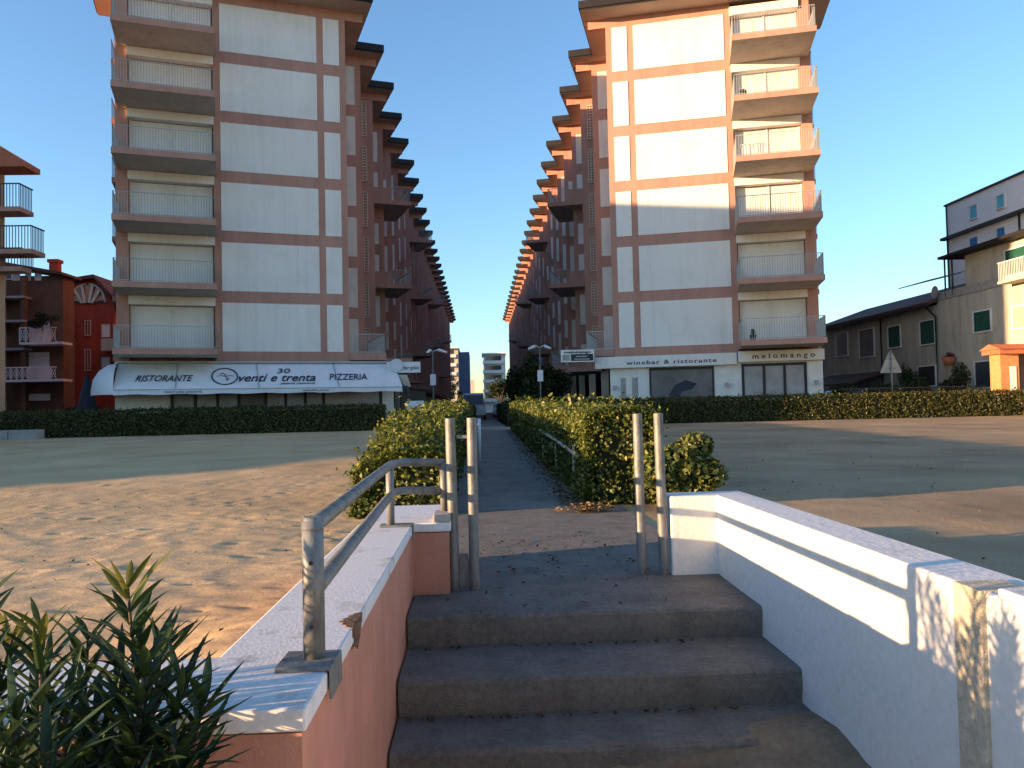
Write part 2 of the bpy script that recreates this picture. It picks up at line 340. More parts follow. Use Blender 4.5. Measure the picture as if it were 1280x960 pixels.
# ------------------------------------------------------------------ apartment blocks
FL0, FP, PH = 4.22, 2.98, 2.40      # first panel bottom, storey pitch, panel height
SOFF = 22.05
PER = 5.4
NU = 28
def make_block(side, C, th, W, depth, name_label, s_far):
    c, s = math.cos(th), math.sin(th)
    u = Vector((side*c, -s, 0)); v = Vector((side*s, c, 0)); C0 = Vector((C[0], C[1], 0))
    def T(a, b, z): return (C0.x+a*u.x+b*v.x, C0.y+a*u.y+b*v.y, z)
    wx, dy = PER*s, PER*c
    root = thing('apartment_block', (C[0], C[1], 0.3), name_label, 'apartment block', 'pair of stepped pink and white apartment blocks')
    bay0, bay1 = 6.5, W-0.55
    # upper shell -------------------------------------------------
    z0 = 3.72
    out = [(bay0, 0), (bay0, 0.45), (bay1, 0.45), (bay1, 0), (W, 0), (W, dy)]
    for k in range(1, NU):
        out += [(W-wx*k, dy*k), (W-wx*k, dy*(k+1))] if k > 1 else [(W-wx*k+0.0, dy*k), (W-wx*k, dy*(k+1))]
    for k in range(NU-1, -1, -1):
        out += [(-wx*k, dy*(k+1)), (-wx*k, dy*k)]
    fr = MB(T); fr.prism(out, z0, SOFF)
    me_ = fr.build('wall', [MT['pink']], root)
    # face material: teeth beyond the front are browner
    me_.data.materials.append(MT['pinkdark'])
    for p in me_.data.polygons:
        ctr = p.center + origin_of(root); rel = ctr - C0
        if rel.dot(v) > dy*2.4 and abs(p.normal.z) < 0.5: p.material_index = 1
    # ground storey
    gf = MB(T); gpts = [(-0.2 if side > 0 else -2.2, -0.25), (W+0.05, -0.25), (W+0.05, dy*0.9)]
    gpts += [(W-wx*NU, dy*NU), (2.2-wx*NU, dy*NU), (2.0, 3.0), (-0.2 if side > 0 else -2.2, 3.0)]
    gf.prism(gpts, 0.25, z0-0.02)
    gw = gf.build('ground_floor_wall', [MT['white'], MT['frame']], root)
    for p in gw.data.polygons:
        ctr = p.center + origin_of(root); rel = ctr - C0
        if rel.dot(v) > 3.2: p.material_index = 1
    # columns of the arcade
    for k in range(1, 12):
        m = MB(T); a = -wx*k+0.1; m.box(a, a+0.45, dy*k+0.1, dy*k+0.55, 0.25, z0+0.02)
        m.build('column', MT['cream'] if k < 5 else MT['greycream'], root)
    # front: horizontal band trims + panels
    cols = [(0.32, 1.13), (1.47, 6.16)]
    for f in range(6):
        zb = FL0+FP*f
        for (a0, a1) in cols:
            m = MB(T); m.box(a0, a1, -0.028, 0.1, zb, zb+PH); m.build('wall_panel', MT['panel'], root)
    # balcony bay
    for f in range(6):
        zs = FL0+FP*f-0.06                               # slab top
        m = MB(T)
        a0, a1 = bay0-0.1, W-0.1
        m.box(a0, a1, -depth, 0.44, zs-0.27, zs, 0, 1)
        slab = m.build('balcony', [MT['pink'], MT['slabunder']], root)
        m = MB(T)                                         # railing
        r0 = zs+0.06; r1 = zs+1.02
        A0, A1, B0 = a0+0.05, a1-0.05, -depth+0.06
        for (p, q) in (((A0, B0), (A1, B0)), ((A0, B0), (A0, -0.05)), ((A1, B0), (A1, -0.05))):
            for z in (r0, r1): m.bar((p[0], p[1], z), (q[0], q[1], z), 0.035, 0.03)
            L_ = math.dist(p, q); n = int(L_/0.115)
            for i in range(n+1):
                t = i/n; x = p[0]+(q[0]-p[0])*t; y = p[1]+(q[1]-p[1])*t
                m.bar((x, y, zs), (x, y, r1), 0.02)
        m.build('railing', MT['rail'], slab)
        # sliding shutters in the bay
        m = MB(T); w0, w1 = bay0+0.12, bay1-0.1; mid = (w0+w1)/2
        zt = zs+2.25
        nsl = 24
        for (x0, x1) in ((w0, mid-0.04), (mid+0.04, w1)):
            for q in range(nsl):
                za = zs+0.06+(zt-zs-0.06)*q/nsl; zb2 = zs+0.06+(zt-zs-0.06)*(q+1)/nsl
                m.extrude_poly([(x0, 0.33, za), (x0, 0.34, zb2-0.012), (x0, 0.36, zb2), (x0, 0.40, zb2), (x0, 0.40, za)], (x1-x0, 0, 0))
        wnd = m.build('roller_shutter', MT['panel'], root)
        m = MB(T)
        for x in (w0-0.06, mid-0.035, w1): m.box(x, x+0.07, 0.28, 0.42, zs+0.01, zt+0.02)
        m.build('frame', MT['white'], wnd)
        m = MB(T); m.box(w0-0.15, w1+0.12, -0.12, 0.44, zt+0.03, zt+0.44 if f < 5 else zt+0.5); m.build('shutter_box', MT['panel'], root)
        # side balcony on the outer wall of the second unit
        m = MB(T); m.box(W-0.02, W+0.42, 2.4, 5.0, zs-0.25, zs, 0, 1); sb = m.build('balcony', [MT['pink'], MT['slabunder']], root)
        m = MB(T)
        for i in range(9): m.bar((W+0.39, 2.42+0.31*i, zs), (W+0.39, 2.42+0.31*i, zs+1.0), 0.02)
        m.bar((W+0.39, 2.4, zs+1.0), (W+0.39, 4.98, zs+1.0), 0.035)
        m.build('railing', MT['darkmetal'], sb)
    # stepped street side: one strip of wall per unit
    rest = MB(T)
    for k in range(1, NU):
        ax0 = -wx*k; b = dy*k
        for f in range(6):
            zb = FL0+FP*f
            if k == 1:
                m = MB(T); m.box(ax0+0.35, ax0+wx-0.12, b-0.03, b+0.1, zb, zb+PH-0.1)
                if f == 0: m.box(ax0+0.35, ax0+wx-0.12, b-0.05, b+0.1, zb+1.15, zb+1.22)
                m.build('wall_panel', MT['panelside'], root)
            elif k == 2:
                m = MB(T)                                 # pierced brick screen
                x0, x1 = ax0+0.45, ax0+wx-0.2
                nz = 12; hz = (PH-0.15)/nz
                for q in range(nz+1): m.box(x0, x1, b-0.09, b-0.02, zb+q*hz, zb+q*hz+0.05)
                for q in range(5):
                    x = x0+(x1-x0)*q/4; m.box(x-0.025, x+0.025, b-0.075, b-0.02, zb+0.05, zb+PH-0.15)
                m.box(x0-0.06, x1+0.06, b-0.019, b-0.012, zb-0.04, zb+PH-0.08, 1)
                m.build('brick_screen', [MT['brickbrown'], MT['pinkdark']], root)
            else:
                st = 0.0 if k % 2 else -1.25
                zz = zb+st
                hgt = PH-0.2 if (k+f) % 3 else PH-0.9
                if zz < z0+0.1: zz = z0+0.25; hgt = 0.9
                x0 = ax0+wx*0.24; x1 = ax0+wx*(0.74 if k % 3 else 0.86)
                if k < 13:
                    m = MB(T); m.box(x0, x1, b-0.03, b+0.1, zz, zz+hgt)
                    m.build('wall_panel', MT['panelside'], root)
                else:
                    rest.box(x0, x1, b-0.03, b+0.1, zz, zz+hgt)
        # dark windows in the flank facing the street
    tag(rest.build('far_wall_panels', MT['panelside'], root), kind='stuff')
    # flank windows (side walls)
    for k in range(0, 10):
        for f in range(6):
            zb = FL0+FP*f
            if k in (0,): continue
            m = MB(T); a = -wx*k
            m.box(a-0.03, a+0.05, dy*k+1.6, dy*k+2.8, zb+0.3, zb+2.2)
            m.build('window', MT['glass'] if (k+f) % 3 else MT['panelside'], root)
    # street balconies
    for k, fl in ((3, (4, 2, 0)), (8, (5, 3, 1)), (13, (4, 2)), (18, (3, 1))):
        for f in fl:
            zs = FL0+FP*f-0.06; a = -wx*k; b = dy*k
            m = MB(T)
            m.box(a-1.7, a+wx-0.15, b-1.3, b-0.02, zs-0.3, zs, 0, 1)
            m.box(a-1.7, a-0.02, b-0.02, b+dy*0.75, zs-0.3, zs, 0, 1)
            m.box(a-0.2, a+wx-0.15, b-1.3, b-1.18, zs, zs+0.85)
            sb = m.build('balcony', [MT['pink'] if k < 6 else MT['pinkdark'], MT['slabunder']], root)
            m = MB(T)
            m.bar((a-1.65, b-1.25, zs+1.0), (a-0.2, b-1.25, zs+1.0), 0.04); m.bar((a-1.65, b-1.25, zs+1.0), (a-1.65, b+dy*0.7, zs+1.0), 0.04)
            for i in range(13): m.bar((a-1.65+i*0.12, b-1.25, zs), (a-1.65+i*0.12, b-1.25, zs+1.0), 0.018)
            for i in range(30): m.bar((a-1.65, b-1.25+i*0.165, zs), (a-1.65, b-1.25+i*0.165, zs+1.0), 0.018)
            m.build('railing', MT['rail'], sb)
    # roofs: one per unit
    for k in range(NU):
        a0 = -wx*k-1.2; a1 = W-wx*k+1.2 if k else W+1.2; b0 = dy*k-0.85; b1 = dy*(k+1)-0.87
        if k == 0: b0 = -1.3
        m = MB(T)
        m.box(a0, a1, b0, b1, SOFF, SOFF+0.10, 1, 0)
        m.box(a0-0.06, a1+0.06, b0-0.06, b1, SOFF+0.101, SOFF+0.5, 1)
        # low pitched tile top
        bm_ = (b0+b1)/2
        m.extrude_poly([(a0, b0, SOFF+0.5), (a0, b1, SOFF+0.5), (a0, b1, SOFF+0.75), (a0, b0+0.2, SOFF+0.55)], (a1-a0, 0, 0), 2)
        m.build('roof', [MT['soffit'], MT['fascia'], MT['tile']], root)
        m = MB(T); m.box(-wx*k-0.95, -wx*k+0.02 if k else 0.02, dy*k+0.02, dy*k+0.3, SOFF-0.45, SOFF-0.003); m.build('roof_beam', MT['pink'], root)
    return root, T, u, v, wx, dy

LB, LT, Lu, Lv, Lwx, Ldy = make_block(-1, (-6.65, 41.5), R(18), 10.85, 2.6,
    'left pink and white stepped apartment block in shade, restaurant awning across its foot', 0)
RB, RT, Ru, Rv, Rwx, Rdy = make_block(1, (7.2, 42.4), R(15), 10.4, 2.9,
    'right pink and white stepped apartment block with sunlit top storeys and wine bar below', 0)

# ---- restaurant awning of the left block
awT, awB, awO = 3.62, 2.36, -2.35      # wall height, lip height, lip offset (b)
m = MB(LT); A0, A1 = -2.2, 10.75
N_ = 40
def sag(t): return -0.03*math.sin(t*math.pi*9)**2
top = []; bot = []
for i in range(N_+1):
    a = A0+(A1-A0)*i/N_
    top.append(m.pt(a, -0.27, awT)); bot.append(m.pt(a, awO, awB+sag(i/N_)*0.5))
for i in range(N_): m.face((top[i], top[i+1], bot[i+1], bot[i]), 0, True)
vb = [m.pt(A0+(A1-A0)*i/N_, awO, awB-0.26-0.02*math.cos(i*1.1)) for i in range(N_+1)]
for i in range(N_): m.face((bot[i], bot[i+1], vb[i+1], vb[i]), 0)
# rounded outer end
prev = None
nseg = 8
arc = []
for j in range(nseg+1):
    an = math.pi/2*j/nseg
    arc.append((A1+1.15*math.sin(an), awO*math.cos(an) if j < nseg else 0.0))
ti = m.pt(A1, -0.27, awT)
rings = []
for q in range(5):
    t = q/4; zq = awT+(awB-awT)*(1-math.cos(t*math.pi/2)); sc = math.sin(t*math.pi/2)
    rings.append([m.pt(A1+(x-A1)*sc, -0.27+(y+0.27)*sc, zq) for x, y in arc])
for q in range(4):
    for j in range(nseg): m.face((rings[q][j], rings[q][j+1], rings[q+1][j+1], rings[q+1][j]), 0, True)
lowr = [m.pt(x, y, awB-0.24) for x, y in arc]
for j in range(nseg): m.face((rings[4][j], rings[4][j+1], lowr[j+1], lowr[j]), 0, True)
awn = m.build('awning', MT['awning'], LB, recalc=False)
m = MB(LT); m.box(A0-0.05, A1+0.1, -0.42, -0.26, awT+0.0, awT+0.1); m.build('awning_rail', MT['rail'], awn)
m = MB(LT)
m.bar((A0, awO-0.01, awB-0.04), (A1, awO-0.01, awB-0.04), 0.03)
for aa in (0.9, 4.6, 8.2): m.bar((aa, awO-0.02, awB+0.02), (aa, -0.28, awT+0.02), 0.03)
m.build('awning_frame', MT['rail'], awn)
def on_awning(px, py):
    """point on the sloped awning cloth seen along a pixel ray"""
    P0 = Vector(LT(0, -0.27, awT)); P1 = Vector(LT(1, -0.27, awT)); P2 = Vector(LT(0, awO, awB))
    n = (P1-P0).cross(P2-P0).normalized(); d = ray(px, py); o = Vector((0, 0, EYE))
    t = (P0-o).dot(n)/d.dot(n); nn = n if n.dot(d) < 0 else -n
    return o+d*t+nn*0.03
axdir = (Vector(LT(0, 0, 0))-Vector(LT(1, 0, 0))).normalized()
aydir = (Vector(LT(0, -0.27, awT))-Vector(LT(0, awO, awB))).normalized()
def awtext(body, x0, x1, yc, hpx, **k):
    p = on_awning((x0+x1)/2, yc); wd = (on_awning(x1, yc)-on_awning(x0, yc)).length
    text_obj(body, p, axdir, aydir, (on_awning(x0, yc-hpx/2)-on_awning(x0, yc+hpx/2)).length*1.35, MT['ink'], awn, width=wd, **k)
awtext('RISTORANTE', 168, 240, 474, 8, shear=0.35)
awtext('venti e trenta', 297, 393, 473, 10, shear=0.45, bold=0.008)
awtext('30', 345, 362, 464.5, 6, shear=0.2)
awtext('PIZZERIA', 411, 458, 472, 8, shear=0.3)
awtext('pizzeria ristorante', 350, 394, 479.5, 2.6, shear=0.3)
m = MB()
cc = on_awning(281, 471)
ew = (on_awning(297, 471)-on_awning(265, 471)).length/2; eh = (on_awning(281, 461)-on_awning(281, 481)).length/2
nz_ = axdir.cross(aydir)
def ell(t, k=1.0): return cc+axdir*(ew*k*math.cos(t))+aydir*(eh*k*math.sin(t))
m.tube([ell(math.pi*2*i/40, 1.0) for i in range(41)], 0.028, 6)
m.tube([cc+axdir*ew*0.1*x+aydir*eh*0.1*y for x, y in ((-4, 3), (-1, 4), (1, 0), (2, -5), (3, -2))], 0.018, 5)
m.tube([cc+axdir*ew*0.1*x+aydir*eh*0.1*y for x, y in ((-6, 0), (-3, 1), (0, 0), (4, 1), (7, 0))], 0.012, 5)
m.build('emblem', MT['ink'], awn)
p = Vector(LT(7.9, awO-0.012, awB-0.15)); text_obj('ristorante pizzeria', p, axdir, (0, 0, 1), 0.14, MT['ink'], awn, width=1.6)
p = Vector(LT(2.0, awO-0.012, awB-0.15)); text_obj('specialita pesce', p, axdir, (0, 0, 1), 0.12, MT['ink'], awn, width=1.2)
# shopfront under the awning
edges = [8.45, 7.42, 6.42, 5.45, 4.2, 3.25, 2.3, 1.4]
for i in range(len(edges)):
    a1 = edges[i]; a0 = edges[i+1] if i+1 < len(edges) else -1.5
    m = MB(LT); m.box(a0+0.07, a1-0.07, -0.30, -0.255, 0.9, 3.3); w_ = m.build('shop_window', MT['curtain'] if i not in (3,) else MT['glasslight'], LB)
    m = MB(LT); m.box(a1-0.075, a1+0.07, -0.34, -0.25, 0.3, 3.4)
    if i == len(edges)-1: m.box(a0-0.08, a0+0.06, -0.34, -0.25, 0.3, 3.4)
    m.build('frame', MT['frame'], w_)
# first-floor terrace over the street corner, left
def terrace(T, a0, a1, b0, b1, root, z=4.16):
    m = MB(T); m.box(a0, a1, b0, b1, z-0.36, z, 0, 1); tb = m.build('terrace', [MT['pink'], MT['slabunder']], root)
    m = MB(T)
    for z_ in (z+0.06, z+1.0):
        m.bar((a0+0.05, b0+0.06, z_), (a1-0.05, b0+0.06, z_), 0.04); m.bar((a0+0.05, b0+0.06, z_), (a0+0.05, b1, z_), 0.04)
    n = int((a1-a0)/0.11)
    for i in range(n+1): m.bar((a0+0.05+(a1-a0-0.1)*i/n, b0+0.06, z), (a0+0.05+(a1-a0-0.1)*i/n, b0+0.06, z+1), 0.018)
    for i in range(int((b1-b0)/0.16)): m.bar((a0+0.05, b0+0.06+0.16*i, z), (a0+0.05, b0+0.06+0.16*i, z+1), 0.018)
    m.build('railing', MT['rail'], tb)
terrace(LT, -1.9, 0.05, 0.0, Ldy-0.1, LB)
m = MB(LT); m.box(-3.9, -1.9, 2.6, Ldy*1.4, 3.72, 4.06, 0, 1); m.build('canopy', [MT['pink'], MT['slabunder']], LB)
# street side canopies and shopfronts of both blocks
for (T, root, wx, dy, ks) in ((LT, LB, Lwx, Ldy, (2, 3, 5, 7, 9)), (RT, RB, Rwx, Rdy, (1, 2, 4, 6, 8))):
    for i, k in enumerate(ks):
        m = MB(T); m.box(-wx*k-1.9+0.2*(i % 2), -wx*k+0.2, dy*k-0.4, dy*k+3.6, 3.25+0.12*(i % 3), 3.5+0.12*(i % 3), 0, 1)
        m.build('canopy', [MT['pinkdark'] if i else MT['pink'], MT['slabunder']], root)
    for k in range(1, 8):
        m = MB(T); a = 2.0-wx*k
        m.box(a-0.8, a-0.75, dy*k+0.4, dy*(k+1)-0.4, 0.6, 3.1); m.build('shop_window', MT['glass'], root)

# street sign box of the left block
m = MB(); P = at_y(507, 458, 41.2)
sg = MB(); sg.box(P.x-0.95, P.x+0.75, 41.1, 41.35, P.z-0.33, P.z+0.22)
sgn = sg.build('shop_sign', MT['awning'], LB)
m = MB(); m.tube([(P.x-0.45, 41.08, P.z+0.05), (P.x-0.45, 41.02, P.z+0.05)], 0.34, 20, 0, True, False); m.build('round_emblem', MT['vanwhite'], sgn)
text_obj('bar gelati', (P.x+0.3, 41.09, P.z-0.08), (1, 0, 0), (0, 0, 1), 0.26, MT['ink'], sgn, width=0.75)
m = MB(); Q = at_y(505, 475, 41.0)
m.extrude_poly([(Q.x-0.45, 41.0, Q.z+0.3), (Q.x+0.15, 41.0, Q.z+0.25), (Q.x+0.32, 41.0, Q.z-0.35), (Q.x+0.0, 41.0, Q.z-0.28)], (0, 0.35, 0)); m.build('small_awning', MT['cream'], LB)

# ---- right block ground floor
def rbox(name, x0, x1, y0, y1, b0, b1, mt, parent, za=None, zb=None):
    """box on the right front face, given by facade distances"""
    m = MB(RT); m.box(x0, x1, b0, b1, y0, y1); return m.build(name, mt, parent)
fs1 = rbox('shop_fascia', -0.95, 6.28, 3.12, 3.72, -0.62, -0.255, MT['white'], RB)
fs2 = rbox('shop_fascia', 6.36, 10.5, 3.22, 3.76, -0.62, -0.255, MT['white'], RB)
xd = Vector(RT(1, 0, 0))-Vector(RT(0, 0, 0))
text_obj('winebar & ristorante', Vector(RT(3.0, -0.63, 3.36)), xd, (0, 0, 1), 0.30, MT['ink'], fs1, width=4.6, bold=0.003, spacing=1.15)
text_obj('m e l o m a n g o', Vector(RT(8.55, -0.63, 3.48)), xd, (0, 0, 1), 0.36, MT['ink'], fs2, width=3.0, bold=0.004)
w1 = rbox('shop_window', 1.95, 5.05, 0.9, 3.0, -0.285, -0.25, MT['glasslight'], RB)
m = MB(RT); m.box(1.85, 5.15, -0.31, -0.26, 2.95, 3.08); m.box(1.85, 1.95, -0.31, -0.25, 0.7, 2.95); m.box(5.05, 5.15, -0.31, -0.25, 0.7, 2.95); m.build('frame', MT['frame'], w1)
# abstract pale swirl and stripe on the glass
m = MB(RT)
pts = [(2.75, 1.0), (2.8, 1.6), (3.15, 2.15), (3.7, 2.4), (4.3, 2.2), (4.0, 1.9), (3.5, 1.8), (3.35, 1.45), (3.7, 1.0)]
m.poly([(x, -0.287, z) for x, z in pts]); m.build('window_decal', MT['navy'], w1)
w2 = rbox('shop_window', 6.65, 9.55, 0.9, 3.05, -0.285, -0.25, MT['curtain'], RB)
m = MB(RT); m.box(6.52, 9.68, -0.33, -0.26, 3.0, 3.14); m.box(6.52, 9.68, -0.33, -0.26, 0.8, 0.95)
for x in (6.52, 7.55, 8.55, 9.55): m.box(x, x+0.13, -0.33, -0.25, 0.8, 3.05)
m.build('frame', MT['frame'], w2)
rbox('wall_stripe', 0.35, 0.62, 0.6, 2.6, -0.275, -0.25, MT['greyconc'], RB)
rbox('wall_stripe', 0.95, 1.25, 0.6, 2.6, -0.275, -0.25, MT['greyconc'], RB)
for a in (5.75, 10.1, 0.05):
    m = MB(RT); m.box(a-0.04, a+0.04, -0.42, -0.25, 2.0, 2.06); m.box(a-0.09, a+0.09, -0.55, -0.38, 1.98, 2.2); m.build('wall_lamp', MT['rail'], RB)
# hanging board sign at street corner
P0 = at_y(701, 438, 41.5); P1 = at_y(743, 452, 41.5)
m = MB(); m.box(P0.x, P1.x, 41.5, 41.62, P1.z, P0.z+0.02)
hb = m.build('hanging_sign', MT['white'], RB)
m = MB(); wS = P1.x-P0.x; hS = P0.z-P1.z
m.box(P0.x+wS*0.3, P1.x-0.06, 41.485, 41.51, P1.z+0.06, P1.z+hS*0.66); m.build('sign_panel', MT['navy'], hb)
m = MB(); m.box(P0.x+0.08, P0.x+wS*0.26, 41.485, 41.51, P1.z+0.08, P1.z+hS*0.62); m.build('sign_panel', MT['greyconc'], hb)
text_obj('melomango', (P0.x+wS*0.5, 41.485, P1.z+hS*0.83), (1, 0, 0), (0, 0, 1), 0.16, MT['ink'], hb, width=wS*0.8, bold=0.004)
text_obj('winebar', (P0.x+wS*0.62, 41.48, P1.z+hS*0.47), (1, 0, 0), (0, 0, 1), 0.15, MT['white'], hb, width=0.62)
text_obj('ristorante', (P0.x+wS*0.62, 41.48, P1.z+hS*0.24), (1, 0, 0), (0, 0, 1), 0.15, MT['white'], hb, width=0.8)
terrace(RT, -1.5, 0.05, 0.0, Rdy-0.1, RB)

def crown(P0, rad, n, leaf, mt, parent, clumps=9, name='crown', spread=1.0, low=0.0):
    pts = []; nr = []
    for c_ in range(clumps):
        d = np.array([random.gauss(0, 1), random.gauss(0, 1), random.gauss(0, 1)]); d /= np.linalg.norm(d)+1e-6
        cc_ = np.array(P0)+d*np.array(rad)*random.uniform(0.25, 0.7)*spread; r0 = np.array(rad)*random.uniform(0.35, 0.55)
        k = n//clumps
        q = RNG.normal(0, 1, (k, 3)); q /= np.linalg.norm(q, axis=1)[:, None]; rr = RNG.random(k)**0.4
        pts.append(cc_+q*r0*rr[:, None]); nr.append(q+np.array([0, 0, 0.4]))
    P = np.vstack(pts); Nn = np.vstack(nr); P[:, 2] = np.maximum(P[:, 2], low)
    return leaves_mesh(name, P, Nn, leaf, 0.6, mt, parent, jitter=0.8)

# things standing on the balconies of the right block
for (a, b, f, kind_) in ((7.3, -2.2, 3, 'rack'), (6.9, -2.3, 4, 'pot'), (7.0, -2.2, 0, 'pot2')):
    z = FL0+FP*f-0.06; p = Vector(RT(a, b, z))
    if kind_ == 'rack':
        t = thing('drying_rack', p, 'white folding clothes rack on the third balcony from the top of the right block', 'clothes rack')
        m = MB(RT)
        for i in range(9): m.bar((a-0.6+0.15*i, b, z+0.75), (a-0.6+0.15*i, b+0.5, z+0.75), 0.02)
        for y_ in (b, b+0.5): m.bar((a-0.6, y_, z+0.75), (a+0.6, y_, z+0.75), 0.03)
        for x_ in (a-0.5, a+0.5): m.bar((x_, b, z), (x_, b+0.5, z+0.75), 0.03); m.bar((x_, b+0.5, z), (x_, b, z+0.75), 0.03)
        m.build('frame', MT['white'], t)
        m = MB(RT); m.box(a-0.45, a-0.1, b+0.02, b+0.04, z+0.2, z+0.74); m.box(a+0.05, a+0.5, b+0.02, b+0.04, z+0.32, z+0.74); m.build('towel', MT['panel'], t)
    else:
        t = thing('plant_pot', p, 'dark pot plant on the second balcony from the top of the right block' if f == 4 else 'dark pot plant on the lowest balcony of the right block above the shop fascia', 'pot plant')
        m = MB(); m.tube([p, p+Vector((0, 0, 0.3))], [0.12, 0.17], 12); m.build('pot', MT['frame'], t)
        crown((p.x, p.y, p.z+0.42), (0.22, 0.22, 0.2), 260, 0.08, MT['leafdark'], t, 4, 'foliage')

# ------------------------------------------------------------------ ground sheets
def grid_sheet(name, xs, ys, zf, material, kind='structure', keep=None, smooth=True):
    me = bpy.data.meshes.new(name)
    nx, ny = len(xs), len(ys)
    V = [(x, y, zf(x, y)) for y in ys for x in xs]
    Fc = []
    for j in range(ny-1):
        for i in range(nx-1):
            if keep and not keep((xs[i]+xs[i+1])/2, (ys[j]+ys[j+1])/2): continue
            a = j*nx+i; Fc.append((a, a+1, a+nx+1, a+nx))
    me.from_pydata(V, [], Fc); me.materials.append(material)
    me.polygons.foreach_set('use_smooth', [smooth]*len(Fc)); me.update()
    return newobj(name, me)
def spaced(knots):
    """knots: list of (position, spacing)"""
    out = [knots[0][0]]
    for (p0, s0), (p1, s1) in zip(knots, knots[1:]):
        p = p0
        while p < p1-1e-6:
            t = (p-p0)/(p1-p0); st = s0+(s1-s0)*t; p = min(p+st, p1); out.append(p)
    return out
prints = []
for _ in range(70):
    x = random.uniform(-9.5, -1.3); y = random.uniform(6.2, 12.5); prints.append((x, y))
for _ in range(260):
    x = random.uniform(-9.5, -1.0); y = random.uniform(3.2, 14.0); prints.append((x, y))
for i in range(14): prints.append((-7.2+i*0.42, 8.7+0.14*math.sin(i*2.2)+0.03*i))
for i in range(12): prints.append((-1.6-i*0.5, 6.6+0.25*i+0.1*(i % 2)))
from collections import defaultdict
PB = defaultdict(list)
for q_, (a_, b_) in enumerate(prints):
    for i in range(-1, 2):
        for j in range(-1, 2): PB[int(math.floor(a_/0.4))+i, int(math.floor(b_/0.4))+j].append((a_, b_, 0.5+0.6*((q_*37) % 10)/10))
def sand_z(x, y):
    z = gz(y)
    v = Vector((x, y, 0))
    amp = 1.0 if y < 20 else 0.6
    z += 0.018*amp*noise.noise(v*0.7)+0.008*amp*noise.noise(v*2.1+Vector((5, 3, 1)))
    if x < -0.5 and y < 18:
        w = max(0, 1-abs(y-5)/11)
        wx_ = x*1.0+0.5*noise.noise(v*0.6)
        ang = y*9.0+2.2*math.sin(wx_*0.9)+4.0*noise.noise(Vector((x*0.35, y*0.35, 2)))
        # curved wind ripples
        rx = math.hypot(x+1.0, (y-3.0)*1.4)
        env = 0.5+0.5*noise.noise(v*0.5+Vector((9, 9, 0)))
        z += w*0.0042*env*math.sin(rx*52+7*noise.noise(v*0.8))
        z += w*0.0034*(1-env)*math.sin(ang*5.5)
        z += w*0.012*noise.noise(v*5)
        for px_, py_, k_ in PB[int(math.floor(x/0.4)), int(math.floor(y/0.4))]:
            d2 = (x-px_)**2*1.0+(y-py_)**2*4
            if d2 < 0.09:
                d = math.sqrt(d2); z += k_*(-0.017*math.exp(-(d/0.08)**2)+0.008*math.exp(-((d-0.15)/0.05)**2))
        # pile against the parapet
        z += 0.17*math.exp(-((x+1.0)/0.45)**2-((y-3.3)/0.9)**2)*(1+0.3*noise.noise(v*4))
    if x > 1.6 and y < 18: z += 0.003*math.sin(x*22+4*noise.noise(v))*(0.5+0.5*noise.noise(v*0.9))
    return z
xs_l = sorted(set([round(-v_, 4) for v_ in spaced([(0.72, 0.035), (6, 0.05), (12, 0.12), (30, 1.0), (400, 40)])]))
ys_l = spaced([(2.2, 0.025), (6, 0.04), (12, 0.07), (18, 0.25), (34.6, 1.0)])
tag(grid_sheet('sand', xs_l, ys_l, sand_z, MT['sand']), 'rippled beige sand left of the stairs', kind='structure')
xs_r = spaced([(1.66, 0.06), (8, 0.12), (20, 0.5), (60, 4), (400, 40)])
ys_r = [-40, -20, -10, -5, -2]+spaced([(0, 0.15), (3, 0.06), (9, 0.12), (18, 0.4), (34.6, 1.0)])
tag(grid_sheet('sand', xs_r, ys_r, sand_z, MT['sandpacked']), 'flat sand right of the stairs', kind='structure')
xs_m = spaced([(-0.72, 0.1), (1.66, 0.1)]); ys_m = spaced([(4.9, 0.3), (34.6, 1.0)])
tag(grid_sheet('sand', xs_m, ys_m, lambda x, y: gz(y)-0.004+0.004*noise.noise(Vector((x*3, y*3, 0))), MT['sand']), 'sand strip under the path', kind='structure')
tag(grid_sheet('ground', [-2500, -400, -100, -30, 0, 30, 100, 400, 2500], [34.6, 60, 120, 250, 600, 3500], lambda x, y: 0.298, MT['ground'], smooth=False), 'dark street paving behind the hedges', kind='structure')
tag(grid_sheet('promenade', [-400, -5, -0.5, 1.6], [-400, -5, 1.0, 3.2], lambda x, y: -0.72, MT['promenade'], smooth=False), 'promenade at the foot of the stairs', kind='structure')

# concrete path and landing
def flat_path(x0, x1, y0, y1, n, dz=0.012, wob=0.02):
    m = MB(); L_ = []; Rr = []
    for i in range(n+1):
        y = y0+(y1-y0)*i/n; zz = gz(y)+dz
        xa = x0+wob*noise.noise(Vector((y*1.3, 0, 0))); xb = x1+wob*3*noise.noise(Vector((y*1.1, 7, 0)))
        L_.append(m.pt(xa, y, zz)); Rr.append(m.pt(xb, y, zz))
    for i in range(n): m.face((L_[i], Rr[i], Rr[i+1], L_[i+1]))
    return m
MT['pathflat'] = MT['pathconc']
tag(flat_path(-0.5, 1.14, 8.7, 60, 120, 0.014).build('path', MT['pathconc'], recalc=False), 'straight concrete path running between the hedges', kind='structure')
m = MB()
m.box(-0.72, 1.66, 4.33, 4.75, -0.17, 0.0); m.box(-0.72, 1.66, 4.75, 8.7, -0.2, 0.018)
m.v = [(x, y, z-0.018 if z > 0.01 and y < 4.8 else z) for x, y, z in m.v]

